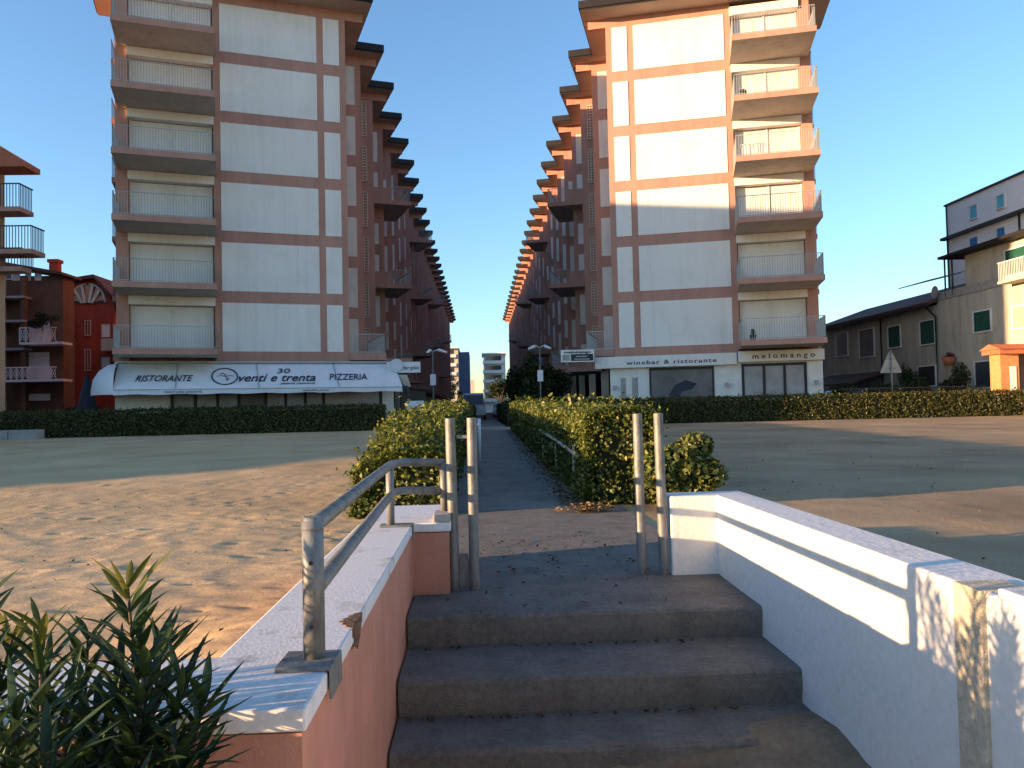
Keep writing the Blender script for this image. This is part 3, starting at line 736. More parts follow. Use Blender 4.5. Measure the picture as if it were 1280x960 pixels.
# ------------------------------------------------------------------ stairs
st = thing('staircase', (0.55, 4.0, -0.7), 'worn concrete steps rising between two painted parapets', 'stairs')
lv = [(8.7, 4.33, 0.0), (4.34, 3.80, -0.165), (3.81, 3.42, -0.335), (3.43, 3.03, -0.50), (3.04, 2.66, -0.61), (2.67, 2.2, -0.70)]
def step_mesh(yb, yf, z, seed):
    m = MB(); n = 60; X0, X1 = -0.41, 1.53
    rows = []
    ysb = [yf+0.0, yf+0.012, yf+0.05, yf+0.2] + ([yf+0.4, yf+0.8, yf+1.5, yb] if yb-yf > 1 else [yb])
    for i in range(n+1):
        x = X0+(X1-X0)*i/n
        e = 0.010*noise.noise(Vector((x*4, seed, 0)))+0.008*noise.noise(Vector((x*17, seed, 3)))
        chip = max(0, noise.noise(Vector((x*6, seed*3, 8)))-0.35)*0.05
        col = [m.pt(x, yf+0.015+e, z-0.175), m.pt(x, yf+e*0.5, z-0.09), m.pt(x, yf+e, z-0.02-chip)]
        for j, y in enumerate(ysb[1:]):
            zz = z-(0.004 if j == 0 else 0)-chip*(0.5 if j < 2 else 0)+0.004*noise.noise(Vector((x*3, y*3, seed)))
            if yb-yf > 1 and y > 4.9: zz = z+0.012
            col.append(m.pt(x, y+e if j < 2 else y, zz))
        rows.append(col)
    for i in range(n):
        for j in range(len(rows[0])-1): m.face((rows[i][j], rows[i+1][j], rows[i+1][j+1], rows[i][j+1]), 0, j > 2)
    return m
for i, (yb, yf, z) in enumerate(lv): step_mesh(yb, yf, z, i+1.3).build('step', MT['stepconc'], st, recalc=True)
# sand drifted against the right parapet over the lower steps
m = MB(); nx_, ny_ = 46, 60; idx = {}
MT['sanddark'] = weathered('brown_drift_sand', (0.24, 0.18, 0.12), (0.15, 0.11, 0.075), (0.4, 0.7), 3, 0.6, 50)  # darker brown than the beach sand
def stepz(y):
    for yb, yf, z in lv:
        if y >= yf: return z
    return -0.7
for j in range(ny_+1):
    y = 2.3+(3.78-2.3)*j/ny_
    for i in range(nx_+1):
        x = 0.35+(1.525-0.35)*i/nx_
        t = (x-0.35)/1.175
        # drift surface: continuous ramp rising toward wall
        n_ = noise.noise(Vector((x*5, y*5, 1)))
        if y < 3.42: cover = -0.30-0.22*(1-t)-0.14*(3.42-y)+0.012*n_+0.006*noise.noise(Vector((x*19, y*19, 4)))
        else: cover = -0.338+0.038*t**5*max(0, 1-(y-3.42)/0.34)+0.003*n_
        idx[i, j] = m.pt(x, y, cover)
for j in range(ny_):
    for i in range(nx_): m.face((idx[i, j], idx[i+1, j], idx[i+1, j+1], idx[i, j+1]), 0, True)
o = m.build('sand_drift', MT['sanddark'], recalc=False); tag(o, 'brown sand drifted over the steps along the white parapet', kind='stuff')

# ------------------------------------------------------------------ parapets
lp = thing('parapet_wall', (-0.57, 3.8, -0.7), 'left parapet, pink sides and worn white top, carrying a tube handrail', 'wall')
def lshape(m, off, z0, z1):
    o = off
    pts = [(-0.41+o, 1.86-o), (-0.41+o, 4.82-o), (-0.19+o, 4.82-o), (-0.19+o, 5.75+o), (-0.74-o, 5.75+o), (-0.74-o, 2.28+o), (-14, 2.28+o), (-14, 1.86-o)]
    m.prism(pts, z0, z1)
m = MB(); lshape(m, -0.012, -0.72, 0.37); m.build('wall', MT['pinkwall'], lp)
m = MB(); lshape(m, 0.0, 0.375, 0.43); m.build('coping', MT['capwhite'], lp, bevel=0.008)
m = MB(); pr = [0.030, 0.022, 0.034, 0.026, 0.038, 0.024, 0.033, 0.020, 0.03, 0.025, 0.035]
m.prism([(-0.4085, 2.52), *[(-0.412-pr[q]*1.3*math.sin(math.pi*(q+1)/12)-0.008, 2.52+0.2*(q+1)/12) for q in range(11)], (-0.4085, 2.72)], 0.40, 0.4325)
m.extrude_poly([(-0.4095, 2.53, 0.432), (-0.4095, 2.55, 0.37), (-0.4095, 2.60, 0.345), (-0.4095, 2.66, 0.375), (-0.4095, 2.71, 0.432)], (0.004, 0, 0))
m.build('broken_edge', MT['rust'], lp)
rp_ = thing('parapet_wall', (1.62, 3.8, -0.7), 'right parapet, white painted all over, with a bare render strip', 'wall')
m = MB(); m.prism([(1.51, -3), (1.51, 5.12), (1.21, 5.12), (1.21, 5.36), (1.74, 5.36), (1.74, -3)], -0.72, 0.515); m.build('wall', MT['wallwhite'], rp_, bevel=0.012)
m = MB(); m.box(1.492, 1.66, 2.37, 2.51, -0.72, 0.521); m.build('bare_render_strip', MT['rough'], rp_, bevel=0.004)
m = MB(); m.box(1.50, 1.752, -3, 2.30, 0.5155, 0.545); m.build('coping', MT['capwhite'], rp_, bevel=0.006)

# handrail on the left parapet
hr = thing('handrail', (-0.5, 3.5, 0.43), 'grey two-rail tube handrail standing on the left parapet', 'handrail')
pn = Vector((-0.46, 2.2, 0.43)); pm = Vector((-0.535, 4.72, 0.43)); pe = Vector((-0.235, 5.02, 0.43))
r_ = 0.024
m = MB(); m.tube([pn-Vector((0, 0, 0.0)), pn+Vector((0, 0, 0.38))], 0.029, 18); 
m.build('post', MT['galv'], hr)
m = MB()
for h, yy in ((0.10, -1), (0.27, -1)): m.tube([pn+Vector((0.0, -0.031, h)), pn+Vector((0, -0.028, h))], 0.006, 8)
m.build('bolt_hole', MT['frame'], hr)
m = MB(); m.tube([pm, pm+Vector((0, 0, 0.36))], 0.024, 16); m.build('post', MT['galv'], hr)
m = MB(); m.tube([pe, pe+Vector((0, 0, 0.345))], 0.024, 16); m.build('post', MT['galv'], hr)
bd = Vector((-0.50, 4.98, 0)); 
def rail_path(h):
    a = pn+Vector((0.0, 0, h)); b = Vector((pm.x+0.0, pm.y, 0.43+h-0.01)); c_ = Vector((-0.50, 5.02, 0.43+h-0.012)); e = pe+Vector((0.0, 0, h-0.02))
    P = [a, b]
    for i in range(1, 6):
        t = i/6; P.append(((1-t)**2)*b+2*t*(1-t)*Vector((-0.54, 5.02, c_.z))+t*t*(c_+Vector((0.06, 0, 0))))
    P.append(e); return P
m = MB(); m.tube(rail_path(0.365), r_, 16); m.build('top_rail', MT['galv'], hr)
m = MB(); m.tube(rail_path(0.19), r_, 16); m.build('lower_rail', MT['galv'], hr)
m = MB(); m.tube([pn+Vector((0, 0, 0.355)), pn+Vector((0, 0.0, 0.39))], [0.03, 0.024], 16); m.build('post_cap', MT['galv'], hr)
m = MB(); m.box(pn.x-0.085, pn.x+0.055, pn.y-0.09, pn.y+0.06, 0.432, 0.444); m.box(pn.x+0.0551, pn.x+0.063, pn.y-0.09, pn.y+0.06, 0.36, 0.444); m.build('base_plate', MT['galv'], hr, bevel=0.002)
m = MB(); m.box(pm.x-0.06, pm.x+0.125, pm.y-0.05, pm.y+0.05, 0.432, 0.442); m.box(pm.x+0.1251, pm.x+0.135, pm.y-0.03, pm.y+0.03, 0.35, 0.442); m.build('base_plate', MT['galv'], hr, bevel=0.002)
m = MB(); m.box(pe.x-0.06, pe.x+0.043, pe.y-0.2, pe.y+0.06, 0.432, 0.475); m.build('base_plate', MT['greyconc'], hr, bevel=0.004)

# gate bollards
def bollard(x, y, tiltx, label, h=1.05, extra=None):
    t = thing('bollard', (x, y, 0.0), label, 'bollard', 'galvanised gate posts at the head of the stairs')
    m = MB(); ta = Vector((tiltx, 0, 0))
    m.tube([(x, y, -0.01), (x+tiltx, y, h)], 0.031, 20, caps=False); m.tube([(x+tiltx*0.98, y, h-0.03), (x+tiltx, y, h)], 0.026, 20, caps=False)
    # rim ring
    n = 20
    o_ = [m.pt(x+tiltx+0.031*math.cos(2*math.pi*q/n), y+0.031*math.sin(2*math.pi*q/n), h) for q in range(n)]
    i_ = [m.pt(x+tiltx+0.026*math.cos(2*math.pi*q/n), y+0.026*math.sin(2*math.pi*q/n), h) for q in range(n)]
    for q in range(n): m.face((o_[q], o_[(q+1) % n], i_[(q+1) % n], i_[q]))
    m.build('post', MT['galv'], t)
    m = MB(); m.tube([(x+tiltx, y, h-0.028), (x+tiltx, y, h-0.02)], 0.0258, 16); m.build('cap', MT['rubber'], t)
    if extra: extra(t)
    return t
def exL(t):
    m = MB(); m.box(-0.145, -0.09, 4.945, 4.955, 0.02, 0.22); m.box(-0.145, -0.03, 4.93, 4.97, 0.004, 0.02); m.build('base_plate', MT['galv'], t)
    m = MB(); m.box(-0.148, -0.08, 4.94, 4.96, 0.925, 0.945); m.build('link_bar', MT['galv'], t)
def exR(t):
    m = MB(); m.tube([(0.985, 5.16, 0.91), (0.985, 5.172, 0.91)], 0.045, 20); m.build('lock_disc', MT['galv'], t)
    m = MB(); m.box(1.05, 1.13, 5.14, 5.16, 0.935, 0.955); m.build('link_bar', MT['galv'], t)
    m = MB(); m.tube([(1.0, 5.22, 0.0), (1.0, 5.22, 0.5)], 0.012, 8); m.build('bolt_rod', MT['galv'], t)
bollard(-0.175, 4.95, -0.012, 'steel post beside the end of the left parapet, outermost on the left', extra=exL)
bollard(-0.055, 4.93, 0.002, 'steel post left of the path, just inside the outermost left one')
bollard(1.025, 5.17, -0.004, 'steel post right of the path with a round lock disc')
bollard(1.165, 5.15, -0.012, 'steel post touching the white return of the right parapet')
m = MB(); m.tube([(-0.02, 13.5, 0.02), (-0.02, 13.5, 0.95)], 0.028, 12); tag(m.build('marker_post', MT['white'], base=(-0.02, 13.5, 0)), 'thin white post at the left edge of the path beside the hedge', 'post')

# ------------------------------------------------------------------ hedges
def shell_points(x0, x1, y0, y1, z0, z1, n, ybias=None, rough=0.06, faces=(1, 1, 1, 1, 1)):
    """points with outward normals on the surfaces of a box (left, right, near, far, top) with lumpy offset"""
    Lx, Ly, Lz = x1-x0, y1-y0, z1-z0
    areas = np.array([Ly*Lz, Ly*Lz, Lx*Lz, Lx*Lz, Lx*Ly])*np.array(faces)
    k = RNG.choice(5, n, p=areas/areas.sum())
    r1 = RNG.random(n); r2 = RNG.random(n)
    if ybias: ry = RNG.random(n)**ybias
    else: ry = r1
    P = np.zeros((n, 3)); Nn = np.zeros((n, 3))
    for f in range(5):
        s_ = k == f
        if f == 0: P[s_] = np.c_[np.full(s_.sum(), x0), y0+Ly*ry[s_], z0+Lz*r2[s_]]; Nn[s_] = (-1, 0, 0.3)
        if f == 1: P[s_] = np.c_[np.full(s_.sum(), x1), y0+Ly*ry[s_], z0+Lz*r2[s_]]; Nn[s_] = (1, 0, 0.3)
        if f == 2: P[s_] = np.c_[x0+Lx*r1[s_], np.full(s_.sum(), y0), z0+Lz*r2[s_]]; Nn[s_] = (0, -1, 0.3)
        if f == 3: P[s_] = np.c_[x0+Lx*r1[s_], np.full(s_.sum(), y1), z0+Lz*r2[s_]]; Nn[s_] = (0, 1, 0.3)
        if f == 4: P[s_] = np.c_[x0+Lx*r2[s_], y0+Ly*ry[s_], np.full(s_.sum(), z1)]; Nn[s_] = (0, 0, 1)
    lump = np.array([noise.noise(Vector(p)*2.2)*0.7+noise.noise(Vector(p)*6)*0.5 for p in P])
    P += Nn*(rough*lump+RNG.normal(0, rough*0.45, n))[:, None]
    so_ = RNG.random(n) < 0.025
    P[so_] += (Nn[so_]+np.array([0, 0, 0.6]))*RNG.uniform(0.03, 0.13, so_.sum())[:, None]
    P[:, 2] = np.maximum(P[:, 2], z0+0.01)
    return P, Nn
def hedge(x0, x1, y0, y1, h, n, leaf, mt, label, ybias=None, rough=0.07, droop=None, faces=(1, 1, 1, 1, 1), zb=None):
    t = thing('hedge', ((x0+x1)/2, (y0+y1)/2, gz((y0+y1)/2)), label, 'hedge')
    P, Nn = shell_points(x0, x1, y0, y1, 0.0, h, n, ybias, rough, faces)
    if droop is not None: P = droop(P)
    P[:, 2] += np.array([gz(y) for y in P[:, 1]])
    dist = np.hypot(P[:, 0], P[:, 1])
    sz = leaf*np.clip(dist/9.0, 1, 2.0) if ybias else np.full(n, leaf)
    leaves_mesh('foliage', P, Nn, sz, 0.62, mt, t, jitter=0.75)
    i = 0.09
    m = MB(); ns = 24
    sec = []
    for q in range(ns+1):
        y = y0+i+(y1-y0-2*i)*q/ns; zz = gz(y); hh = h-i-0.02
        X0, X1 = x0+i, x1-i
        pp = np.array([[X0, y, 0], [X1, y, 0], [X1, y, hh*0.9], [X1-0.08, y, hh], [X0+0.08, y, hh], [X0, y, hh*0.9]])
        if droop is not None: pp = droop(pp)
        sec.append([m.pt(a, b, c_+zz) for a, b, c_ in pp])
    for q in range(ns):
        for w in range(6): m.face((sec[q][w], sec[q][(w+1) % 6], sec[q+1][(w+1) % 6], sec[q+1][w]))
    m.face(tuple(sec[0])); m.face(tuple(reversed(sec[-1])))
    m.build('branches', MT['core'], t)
    return t
def droopL(P):
    P = P.copy(); y = P[:, 1]
    k = np.clip((y-8.3)/3.2, 0, 1); f = 0.62+0.38*np.sin(k*math.pi/2)
    P[:, 2] *= f
    side = np.clip((-0.8-P[:, 0])/0.6, 0, 1)*(1-k)
    P[:, 2] *= 1-0.3*side
    return P
hedge(-1.28, -0.42, 8.4, 31, 1.0, 48000, 0.05, MT['leafhedge'], 'low glossy hedge along the left edge of the path behind the steel posts', ybias=2.0, rough=0.09, droop=droopL)
hedge(1.22, 1.98, 8.95, 31, 1.03, 56000, 0.047, MT['leafhedge'], 'clipped hedge along the right edge of the path, square near end behind the posts', ybias=2.0, rough=0.07)
hedge(-62, -4.2, 34.6, 35.7, 1.08, 60000, 0.10, MT['leaffar'], 'long dark hedge at the back of the left sand, below the restaurant awning', rough=0.09, faces=(0, 1, 1, 0.1, 0.8))
hedge(3.6, 62, 35.4, 36.6, 1.08, 60000, 0.10, MT['leaffar'], 'long hedge at the back of the right sand, its right half sunlit', rough=0.09, faces=(1, 0, 1, 0.1, 0.8))
hedge(-0.9, -0.4, 37, 60, 1.0, 4000, 0.14, MT['leafdark'], 'dark hedge left of the path between the two blocks', rough=0.08)
hedge(1.3, 2.0, 37, 60, 1.1, 4000, 0.14, MT['leafdark'], 'dark hedge right of the path between the two blocks', rough=0.08)

def shrub(name, loc, rad, n, leaf, mt, label, cat, clumps=9, group=None, trunk=True, zc=None):
    x, y, z = loc
    t = thing(name, loc, label, cat, group)
    zc_ = zc if zc is not None else rad[2]
    crown((x, y, z+zc_), rad, n, leaf, mt, t, clumps, 'crown' if 'tree' in name else 'foliage', low=z+0.02)
    m = MB(); base = Vector(loc)
    th_ = max(0.03, rad[2]*0.05)
    m.tube([base, base+Vector((0.05, 0, zc_*0.6)), base+Vector((0, 0.05, zc_*1.1))], [th_, th_*0.8, th_*0.4], 8)
    for q in range(5):
        a = q*1.3; e = base+Vector((math.cos(a)*rad[0]*0.6, math.sin(a)*rad[1]*0.6, zc_+rad[2]*0.3))
        m.tube([base+Vector((0, 0, zc_*0.45)), (base+e)/2+Vector((0, 0, zc_*0.3)), e], [th_*0.6, th_*0.4, th_*0.15], 6)
    m.build('trunk' if 'tree' in name else 'branches', MT['bark'], t)
    return t
shrub('round_bush', (2.13, 8.75, 0.0), (0.56, 0.42, 0.44), 10000, 0.075, MT['leafbush'], 'round broad-leaved bush behind the white return of the right parapet', 'bush', 16, zc=0.40)
# dark planting between the blocks
dk = [((3.0, 44, 0.3), (1.1, 1.2, 1.9), 'tall dark shrub in front of the arcade, nearest right of the path', 5000),
      ((4.2, 47, 0.3), (1.3, 1.4, 1.7), 'broad dark shrub at the right arcade behind the lamp post', 5000),
      ((2.3, 52, 0.3), (0.9, 1.2, 2.1), 'dark shrub leaning over the right side of the path', 4000),
      ((3.2, 58, 0.3), (1.2, 1.5, 2.4), 'dark tree-like shrub deep between the blocks on the right', 4000)]
for loc, rad, lb, n in dk: shrub('dark_shrub', loc, rad, n, 0.17, MT['leafdark'], lb, 'shrub', 10, 'dark shrubs between the blocks')
tr = [((-8.5, 215, 0.3), (4.5, 4, 5.0), 'dark tree at the street end in front of the cream tower'),
      ((-4.5, 225, 0.3), (2.5, 3, 3.6), 'small dark tree right of the big one at the left street end'),
      ((5.5, 208, 0.3), (4.0, 4, 5.0), 'dark tree at the street end below the terraced building on the right'),
      ((10.5, 205, 0.3), (4.0, 4, 6.0), 'dark tree hugging the far end of the right block')]
for loc, rad, lb in tr: shrub('far_tree', loc, rad, 2500, 0.5, MT['leafdark'], lb, 'tree', 9, 'trees at the end of the street', zc=rad[2]+0.5)

# low rail in the right path hedge
fn = thing('path_fence', (1.15, 15, 0.0), 'weathered low rail fence swallowed by the hedge right of the path', 'fence')
m = MB(); P = [(1.17, 9.8, 0.52), (1.15, 12, 0.60), (1.15, 15.5, 0.68)]; m.tube(P, 0.026, 8); m.build('rail', MT['wood'], fn)
m = MB(); m.tube([(1.55, 14.5, 1.09), (1.35, 19, 1.13), (1.25, 24, 1.18)], 0.05, 8); m.build('rail', MT['wood'], fn)
for y in (10.2, 12.6, 15.2):
    m = MB(); m.tube([(1.19, y, 0.0), (1.19, y, 0.62)], 0.025, 8); m.build('post', MT['wood'], fn)

# fallen leaves
def litter(name, n, xf, yf, zf, size, mt, label):
    P = np.array([(xf(), yf(), 0) for _ in range(n)]); P[:, 2] = [zf(x, y) for x, y, _ in P]
    o = leaves_mesh(name, P, np.tile((0, 0, 1.0), (n, 1)), size, 0.6, mt, jitter=0.35); tag(o, label, kind='stuff')
litter('fallen_leaves', 2600, lambda: 1.15+random.gauss(-0.02, 0.13), lambda: 8.2+22*random.random()**1.8, lambda x, y: gz(y)+0.035+0.01*random.random(), 0.05, MT['litter'], 'dry leaves gathered along the foot of the right path hedge')
litter('fallen_leaves', 160, lambda: random.gauss(0.45, 0.4), lambda: random.uniform(4.3, 7.0), lambda x, y: 0.022+0.004*random.random() if y > 4.9 else 0.014, 0.035, MT['litterdark'], 'scattered dark leaf scraps on the landing')
litter('fallen_leaves', 120, lambda: random.uniform(-0.38, 1.2), lambda: random.choice((4.28, 3.76, 3.39))-0.03*random.random()-0.0, lambda x, y: stepz(y)+0.012, 0.03, MT['litterdark'], 'leaf scraps and grit in the corners of the steps')

litter('sand_debris', 420, lambda: -0.9-random.random()**1.3*9, lambda: random.uniform(3.2, 16), lambda x, y: sand_z(x, y)+0.006, 0.028, MT['litterdark'], 'scattered twigs and dark scraps on the left sand')
litter('sand_debris', 420, lambda: 1.9+random.random()**1.3*11, lambda: random.uniform(2.5, 20), lambda x, y: sand_z(x, y)+0.006, 0.035, MT['litter'], 'scattered pale scraps on the right sand')
# ------------------------------------------------------------------ oleander
def oleander(base, stems, label):
    t = thing('oleander', base, label, 'plant')
    sm = MB(); old = MB(); sunny = MB()
    def leaf(m, p, d, L_, w, curl):
        d = d.normalized(); side = d.cross(Vector((random.uniform(-.3, .3), random.uniform(-.3, .3), 1))).normalized(); upv = side.cross(d).normalized()
        n = 7; Lf = []; Rt = []; Md = []
        for i in range(n+1):
            s_ = i/n; c_ = p+d*(L_*s_)-Vector((0, 0, 1))*(curl*L_*s_*s_)
            ww = w*math.sin(math.pi*min(1, s_*0.93+0.07))**0.8*(1-0.25*s_) if i < n else 0.0004
            Md.append(m.pt(*(c_-upv*ww*0.25))); Lf.append(m.pt(*(c_+side*ww+upv*ww*0.2))); Rt.append(m.pt(*(c_-side*ww+upv*ww*0.2)))
        for i in range(n):
            m.face((Lf[i], Lf[i+1], Md[i+1], Md[i]), 0, True); m.face((Md[i], Md[i+1], Rt[i+1], Rt[i]), 0, True)
    for (b, tip, k, sc, lit_tip) in stems:
        b = Vector(b); tip = Vector(tip); mid = (b+tip)/2+Vector((random.uniform(-.04, .04), random.uniform(-.04, .04), 0.02))
        sm.tube([b, mid, tip], [0.006, 0.0045, 0.003], 7)
        ax = (tip-mid).normalized(); ph = random.uniform(0, 6)
        L_ = (tip-b).length; nwh = int(max(4, L_/0.035))
        for w in range(nwh):
            s_ = 0.25+0.75*w/(nwh-1)
            p = (b*(1-s_)**2+2*mid*s_*(1-s_)+tip*s_*s_)
            el = 0.35+0.9*s_**2
            for q in range(3):
                an = ph+w*1.05+q*2.09+random.uniform(-.25, .25)
                u_ = ax.orthogonal().normalized(); v_ = ax.cross(u_)
                d = (u_*math.cos(an)+v_*math.sin(an))+ax*(el+random.uniform(-.2, .25))
                leaf(sunny if (lit_tip and w >= nwh-2) else old, p, d, random.uniform(0.11, 0.18)*sc*(0.75 if w == nwh-1 else 1), random.uniform(0.008, 0.0125)*sc, random.uniform(0.0, 0.25))
    st_ = sm.build('stem', MT['bark'], t, recalc=False)
    old.build('foliage', MT['leafole'], t, recalc=False); sunny.build('sunlit_leaves', MT['leafsunlit'], t, recalc=False)
    return t
def olestems(lst, Y, zb):
    out = []
    for (px, py, dY, k, sc, lit_tip) in lst:
        p = at_y(px, py, Y+dY); b = Vector((p.x+random.uniform(-.12, .04), Y+dY*0.4, zb)); out.append((b, p, k, sc, lit_tip))
    return out
S1 = olestems([(160, 735, 0.0, 0, 0.95, True), (205, 800, 0.05, 0, 0.9, False), (110, 800, 0.1, 0, 0.9, False), (230, 850, -0.05, 0, 0.9, False),
               (175, 880, -0.1, 0, 0.95, False), (60, 830, 0.05, 0, 0.95, False), (120, 900, -0.1, 0, 1.0, False), (215, 930, -0.1, 0, 0.85, False), (80, 880, -0.1, 0, 1.0, False), (150, 840, 0.05, 0, 0.9, False), (255, 880, 0.0, 0, 1.0, False), (185, 830, -0.1, 0, 1.1, False)], 1.72, -0.1)
S2 = olestems([(50, 790, 0.1, 0, 0.8, True), (15, 800, 0.15, 0, 0.85, True), (-40, 770, 0.1, 0, 0.9, False), (20, 900, -0.15, 0, 1.0, False), (-60, 860, -0.1, 0, 1.0, False), (60, 950, -0.2, 0, 1.0, False), (-20, 930, -0.2, 0, 1.0, False)], 1.45, -0.15)
oleander((-0.75, 1.5, -0.7), S1, 'dark green oleander in front of the white wall top, tallest shoot with sunlight painted into its golden tip')
oleander((-1.05, 1.4, -0.7), S2, 'oleander cut by the left edge of the picture with pale young shoots')
# more oleander in the same bed, left out of frame, whose shade falls on the right parapet
S3 = [((-1.3+0.15*i, 0.9+0.12*(i % 4), -0.2), (-1.35+0.13*i+random.uniform(-.1, .1), 0.95+0.13*(i % 4), random.uniform(0.35, 0.66)), 0, 1.1, False) for i in range(7)]
S3 += [((-1.5-0.1*i, 1.6, -0.2), (-1.42-0.12*i, 1.74+0.03*i, 0.72+0.05*(i % 3)), 0, 1.0, False) for i in range(4)]
oleander((-1.2, 1.0, -0.7), S3, 'oleander nearest the viewer at the lower left corner')
m = MB(); m.box(-4.5, -0.47, 0.6, 1.83, -0.73, -0.35); tag(m.build('planter_bed', MT['greyconc'], base=(-2, 1.2, -0.72)), 'raised concrete planting bed below the left parapet', 'planter')

bt = thing('shade_bush', (-2.3, 1.1, -0.7), 'dense unseen bush added left of the oleander shoots to shade the wall end', 'bush')
for (cx, cy, cz, a_, b_, c_) in ((-1.75, 1.35, 0.02, 0.6, 0.36, 0.44), (-2.9, 1.1, 0.0, 1.0, 0.5, 0.5), (-1.22, 1.5, 0.06, 0.3, 0.22, 0.42), (-1.5, 1.62, 0.05, 0.3, 0.15, 0.40)):  # clusters added out of view to shade the left parapet's front face
    crown((cx, cy, cz), (a_, b_, c_), 5200, 0.13, MT['leafole'], bt, 10, 'foliage')
m = MB()
for i in range(6): m.tube([(-1.5-0.35*i, 1.05, -0.4), (-1.45-0.37*i, 1.0, 0.1)], 0.015, 6)
m.build('stem', MT['bark'], bt)
# ------------------------------------------------------------------ street lamps
def lamp(px, Y, zt, label, arms):
    P = at_y(px, 480, Y); x = P.x
    t = thing('street_lamp', (x, Y, 0.3), label, 'street lamp', 'street lamps between the blocks')
    m = MB(); m.tube([(x, Y, 0.3), (x, Y, zt)], [0.06, 0.04], 10); m.build('pole', MT['galv'], t)
    m = MB(); m.box(x-0.15, x+0.15, Y-0.12, Y+0.05, zt-1.85, zt-1.25); m.build('meter_box', MT['awning'], t)
    for s_ in arms:
        m = MB(); m.tube([(x, Y, zt-0.05), (x+0.25*s_, Y, zt+0.08), (x+0.4*s_, Y, zt+0.05)], 0.022, 8); m.tube([(x+0.3*s_, Y, zt+0.06), (x+0.78*s_, Y-0.02, zt-0.1)], [0.09, 0.06], 10); m.build('lamp_head', MT['awning'], t)
lamp(541.5, 43, 4.3, 'slim grey street lamp left of the path near the restaurant corner', (1, -0.4))
lamp(675.5, 43, 4.4, 'slim grey street lamp right of the path below the hanging sign', (0.8, -0.8))

# ------------------------------------------------------------------ vehicles
def vehicle(name, loc, rz, L_, W_, H_, paint, label, cat, van=False, group=None):
    t = thing(name, loc, label, cat, group)
    c_, s_ = math.cos(rz), math.sin(rz)
    def T(a, b, z): return (loc[0]+a*c_-b*s_, loc[1]+a*s_+b*c_, loc[2]+z)
    if van: prof = [(-L_/2, 0.35), (L_/2, 0.35), (L_/2, 0.95), (L_/2-0.12, 1.05), (L_/2-0.75, 1.15), (L_/2-1.35, H_-0.12), (L_/2-1.6, H_), (-L_/2+0.1, H_), (-L_/2, H_-0.1)]
    else: prof = [(-L_/2, 0.3), (L_/2, 0.3), (L_/2, 0.62), (L_/2-0.15, 0.78), (L_/2-1.05, 0.92), (L_/2-1.65, H_-0.05), (L_/2-1.95, H_), (-L_/2+1.1, H_), (-L_/2+0.75, H_-0.08), (-L_/2+0.15, 0.95), (-L_/2, 0.85)]
    m = MB(T)
    lo = [m.pt(a, -W_/2*(0.86 if z > 1.0 else 1), z) for a, z in prof]; hi = [m.pt(a, W_/2*(0.86 if z > 1.0 else 1), z) for a, z in prof]
    n = len(prof)
    for k in range(n): j = (k+1) % n; m.face((lo[k], lo[j], hi[j], hi[k]))
    m.face(tuple(lo)); m.face(tuple(reversed(hi)))
    m.build('body', paint, t, bevel=0.03)
    m = MB(T); zt = H_-0.18; zb = 1.0 if not van else 1.25
    if van:
        m.extrude_poly([(L_/2-0.80, -W_/2*0.8, 1.2), (L_/2-1.3, -W_/2*0.78, zt), (L_/2-1.3, W_/2*0.78, zt), (L_/2-0.80, W_/2*0.8, 1.2)], (0.035, 0, 0.02))
        m.box(-L_/2-0.012, -L_/2+0.02, -W_/2*0.7, W_/2*0.7, 1.35, zt-0.1)
    else:
        for sg_ in (-1, 1):
            m.extrude_poly([(L_/2-1.2, sg_*W_/2*0.875, 0.98), (L_/2-1.72, sg_*W_/2*0.865, zt+0.08), (-L_/2+1.1, sg_*W_/2*0.865, zt+0.08), (-L_/2+0.5, sg_*W_/2*0.875, 0.98)], (0, sg_*0.02, 0))
        m.extrude_poly([(L_/2-1.15, -W_/2*0.75, 0.97), (L_/2-1.66, -W_/2*0.72, zt+0.1), (L_/2-1.66, W_/2*0.72, zt+0.1), (L_/2-1.15, W_/2*0.75, 0.97)], (0.02, 0, 0.02))
    m.build('window', MT['glass'], t)
    for a in (-L_/2+0.8, L_/2-0.8):
        for b in (-W_/2+0.1, W_/2-0.1):
            m = MB(T); m.tube([(a, b-0.1, 0.32), (a, b+0.1, 0.32)], 0.32, 18); w_ = m.build('wheel', MT['rubber'], t)
            m = MB(T); m.tube([(a, b-0.106, 0.32), (a, b+0.106, 0.32)], 0.19, 12); m.build('rim', MT['galv'], w_)
    for b in (-W_/2+0.25, W_/2-0.25):
        m = MB(T); m.box(L_/2-0.05, L_/2+0.015, b-0.15, b+0.15, 0.68 if not van else 0.75, 0.8 if not van else 0.92); m.build('headlight', MT['white'], t)
    return t
P = at_y(592, 505, 66); vehicle('van', (P.x, 66, 0.3), R(-90), 4.8, 1.95, 2.15, MT['vanwhite'], 'pale van facing the viewer at the far end of the path', 'van', van=True)
P = at_y(620, 505, 78); vehicle('parked_car', (P.x+0.6, 78, 0.3), R(-90), 4.2, 1.75, 1.45, MT['carsilver'], 'silver car right of the pale van at the end of the path', 'car')
P = at_y(552, 505, 72); vehicle('parked_car', (P.x, 72, 0.3), R(-90), 4.2, 1.75, 1.45, MT['carsilver'], 'dull silver car left of the pale van in the shade', 'car')
P = at_y(1067, 490, 44); vehicle('parked_car', (P.x, 44, 0.3), R(0), 4.1, 1.75, 1.46, MT['carblue'], 'blue car behind the right hedge beside the wine bar corner', 'car')
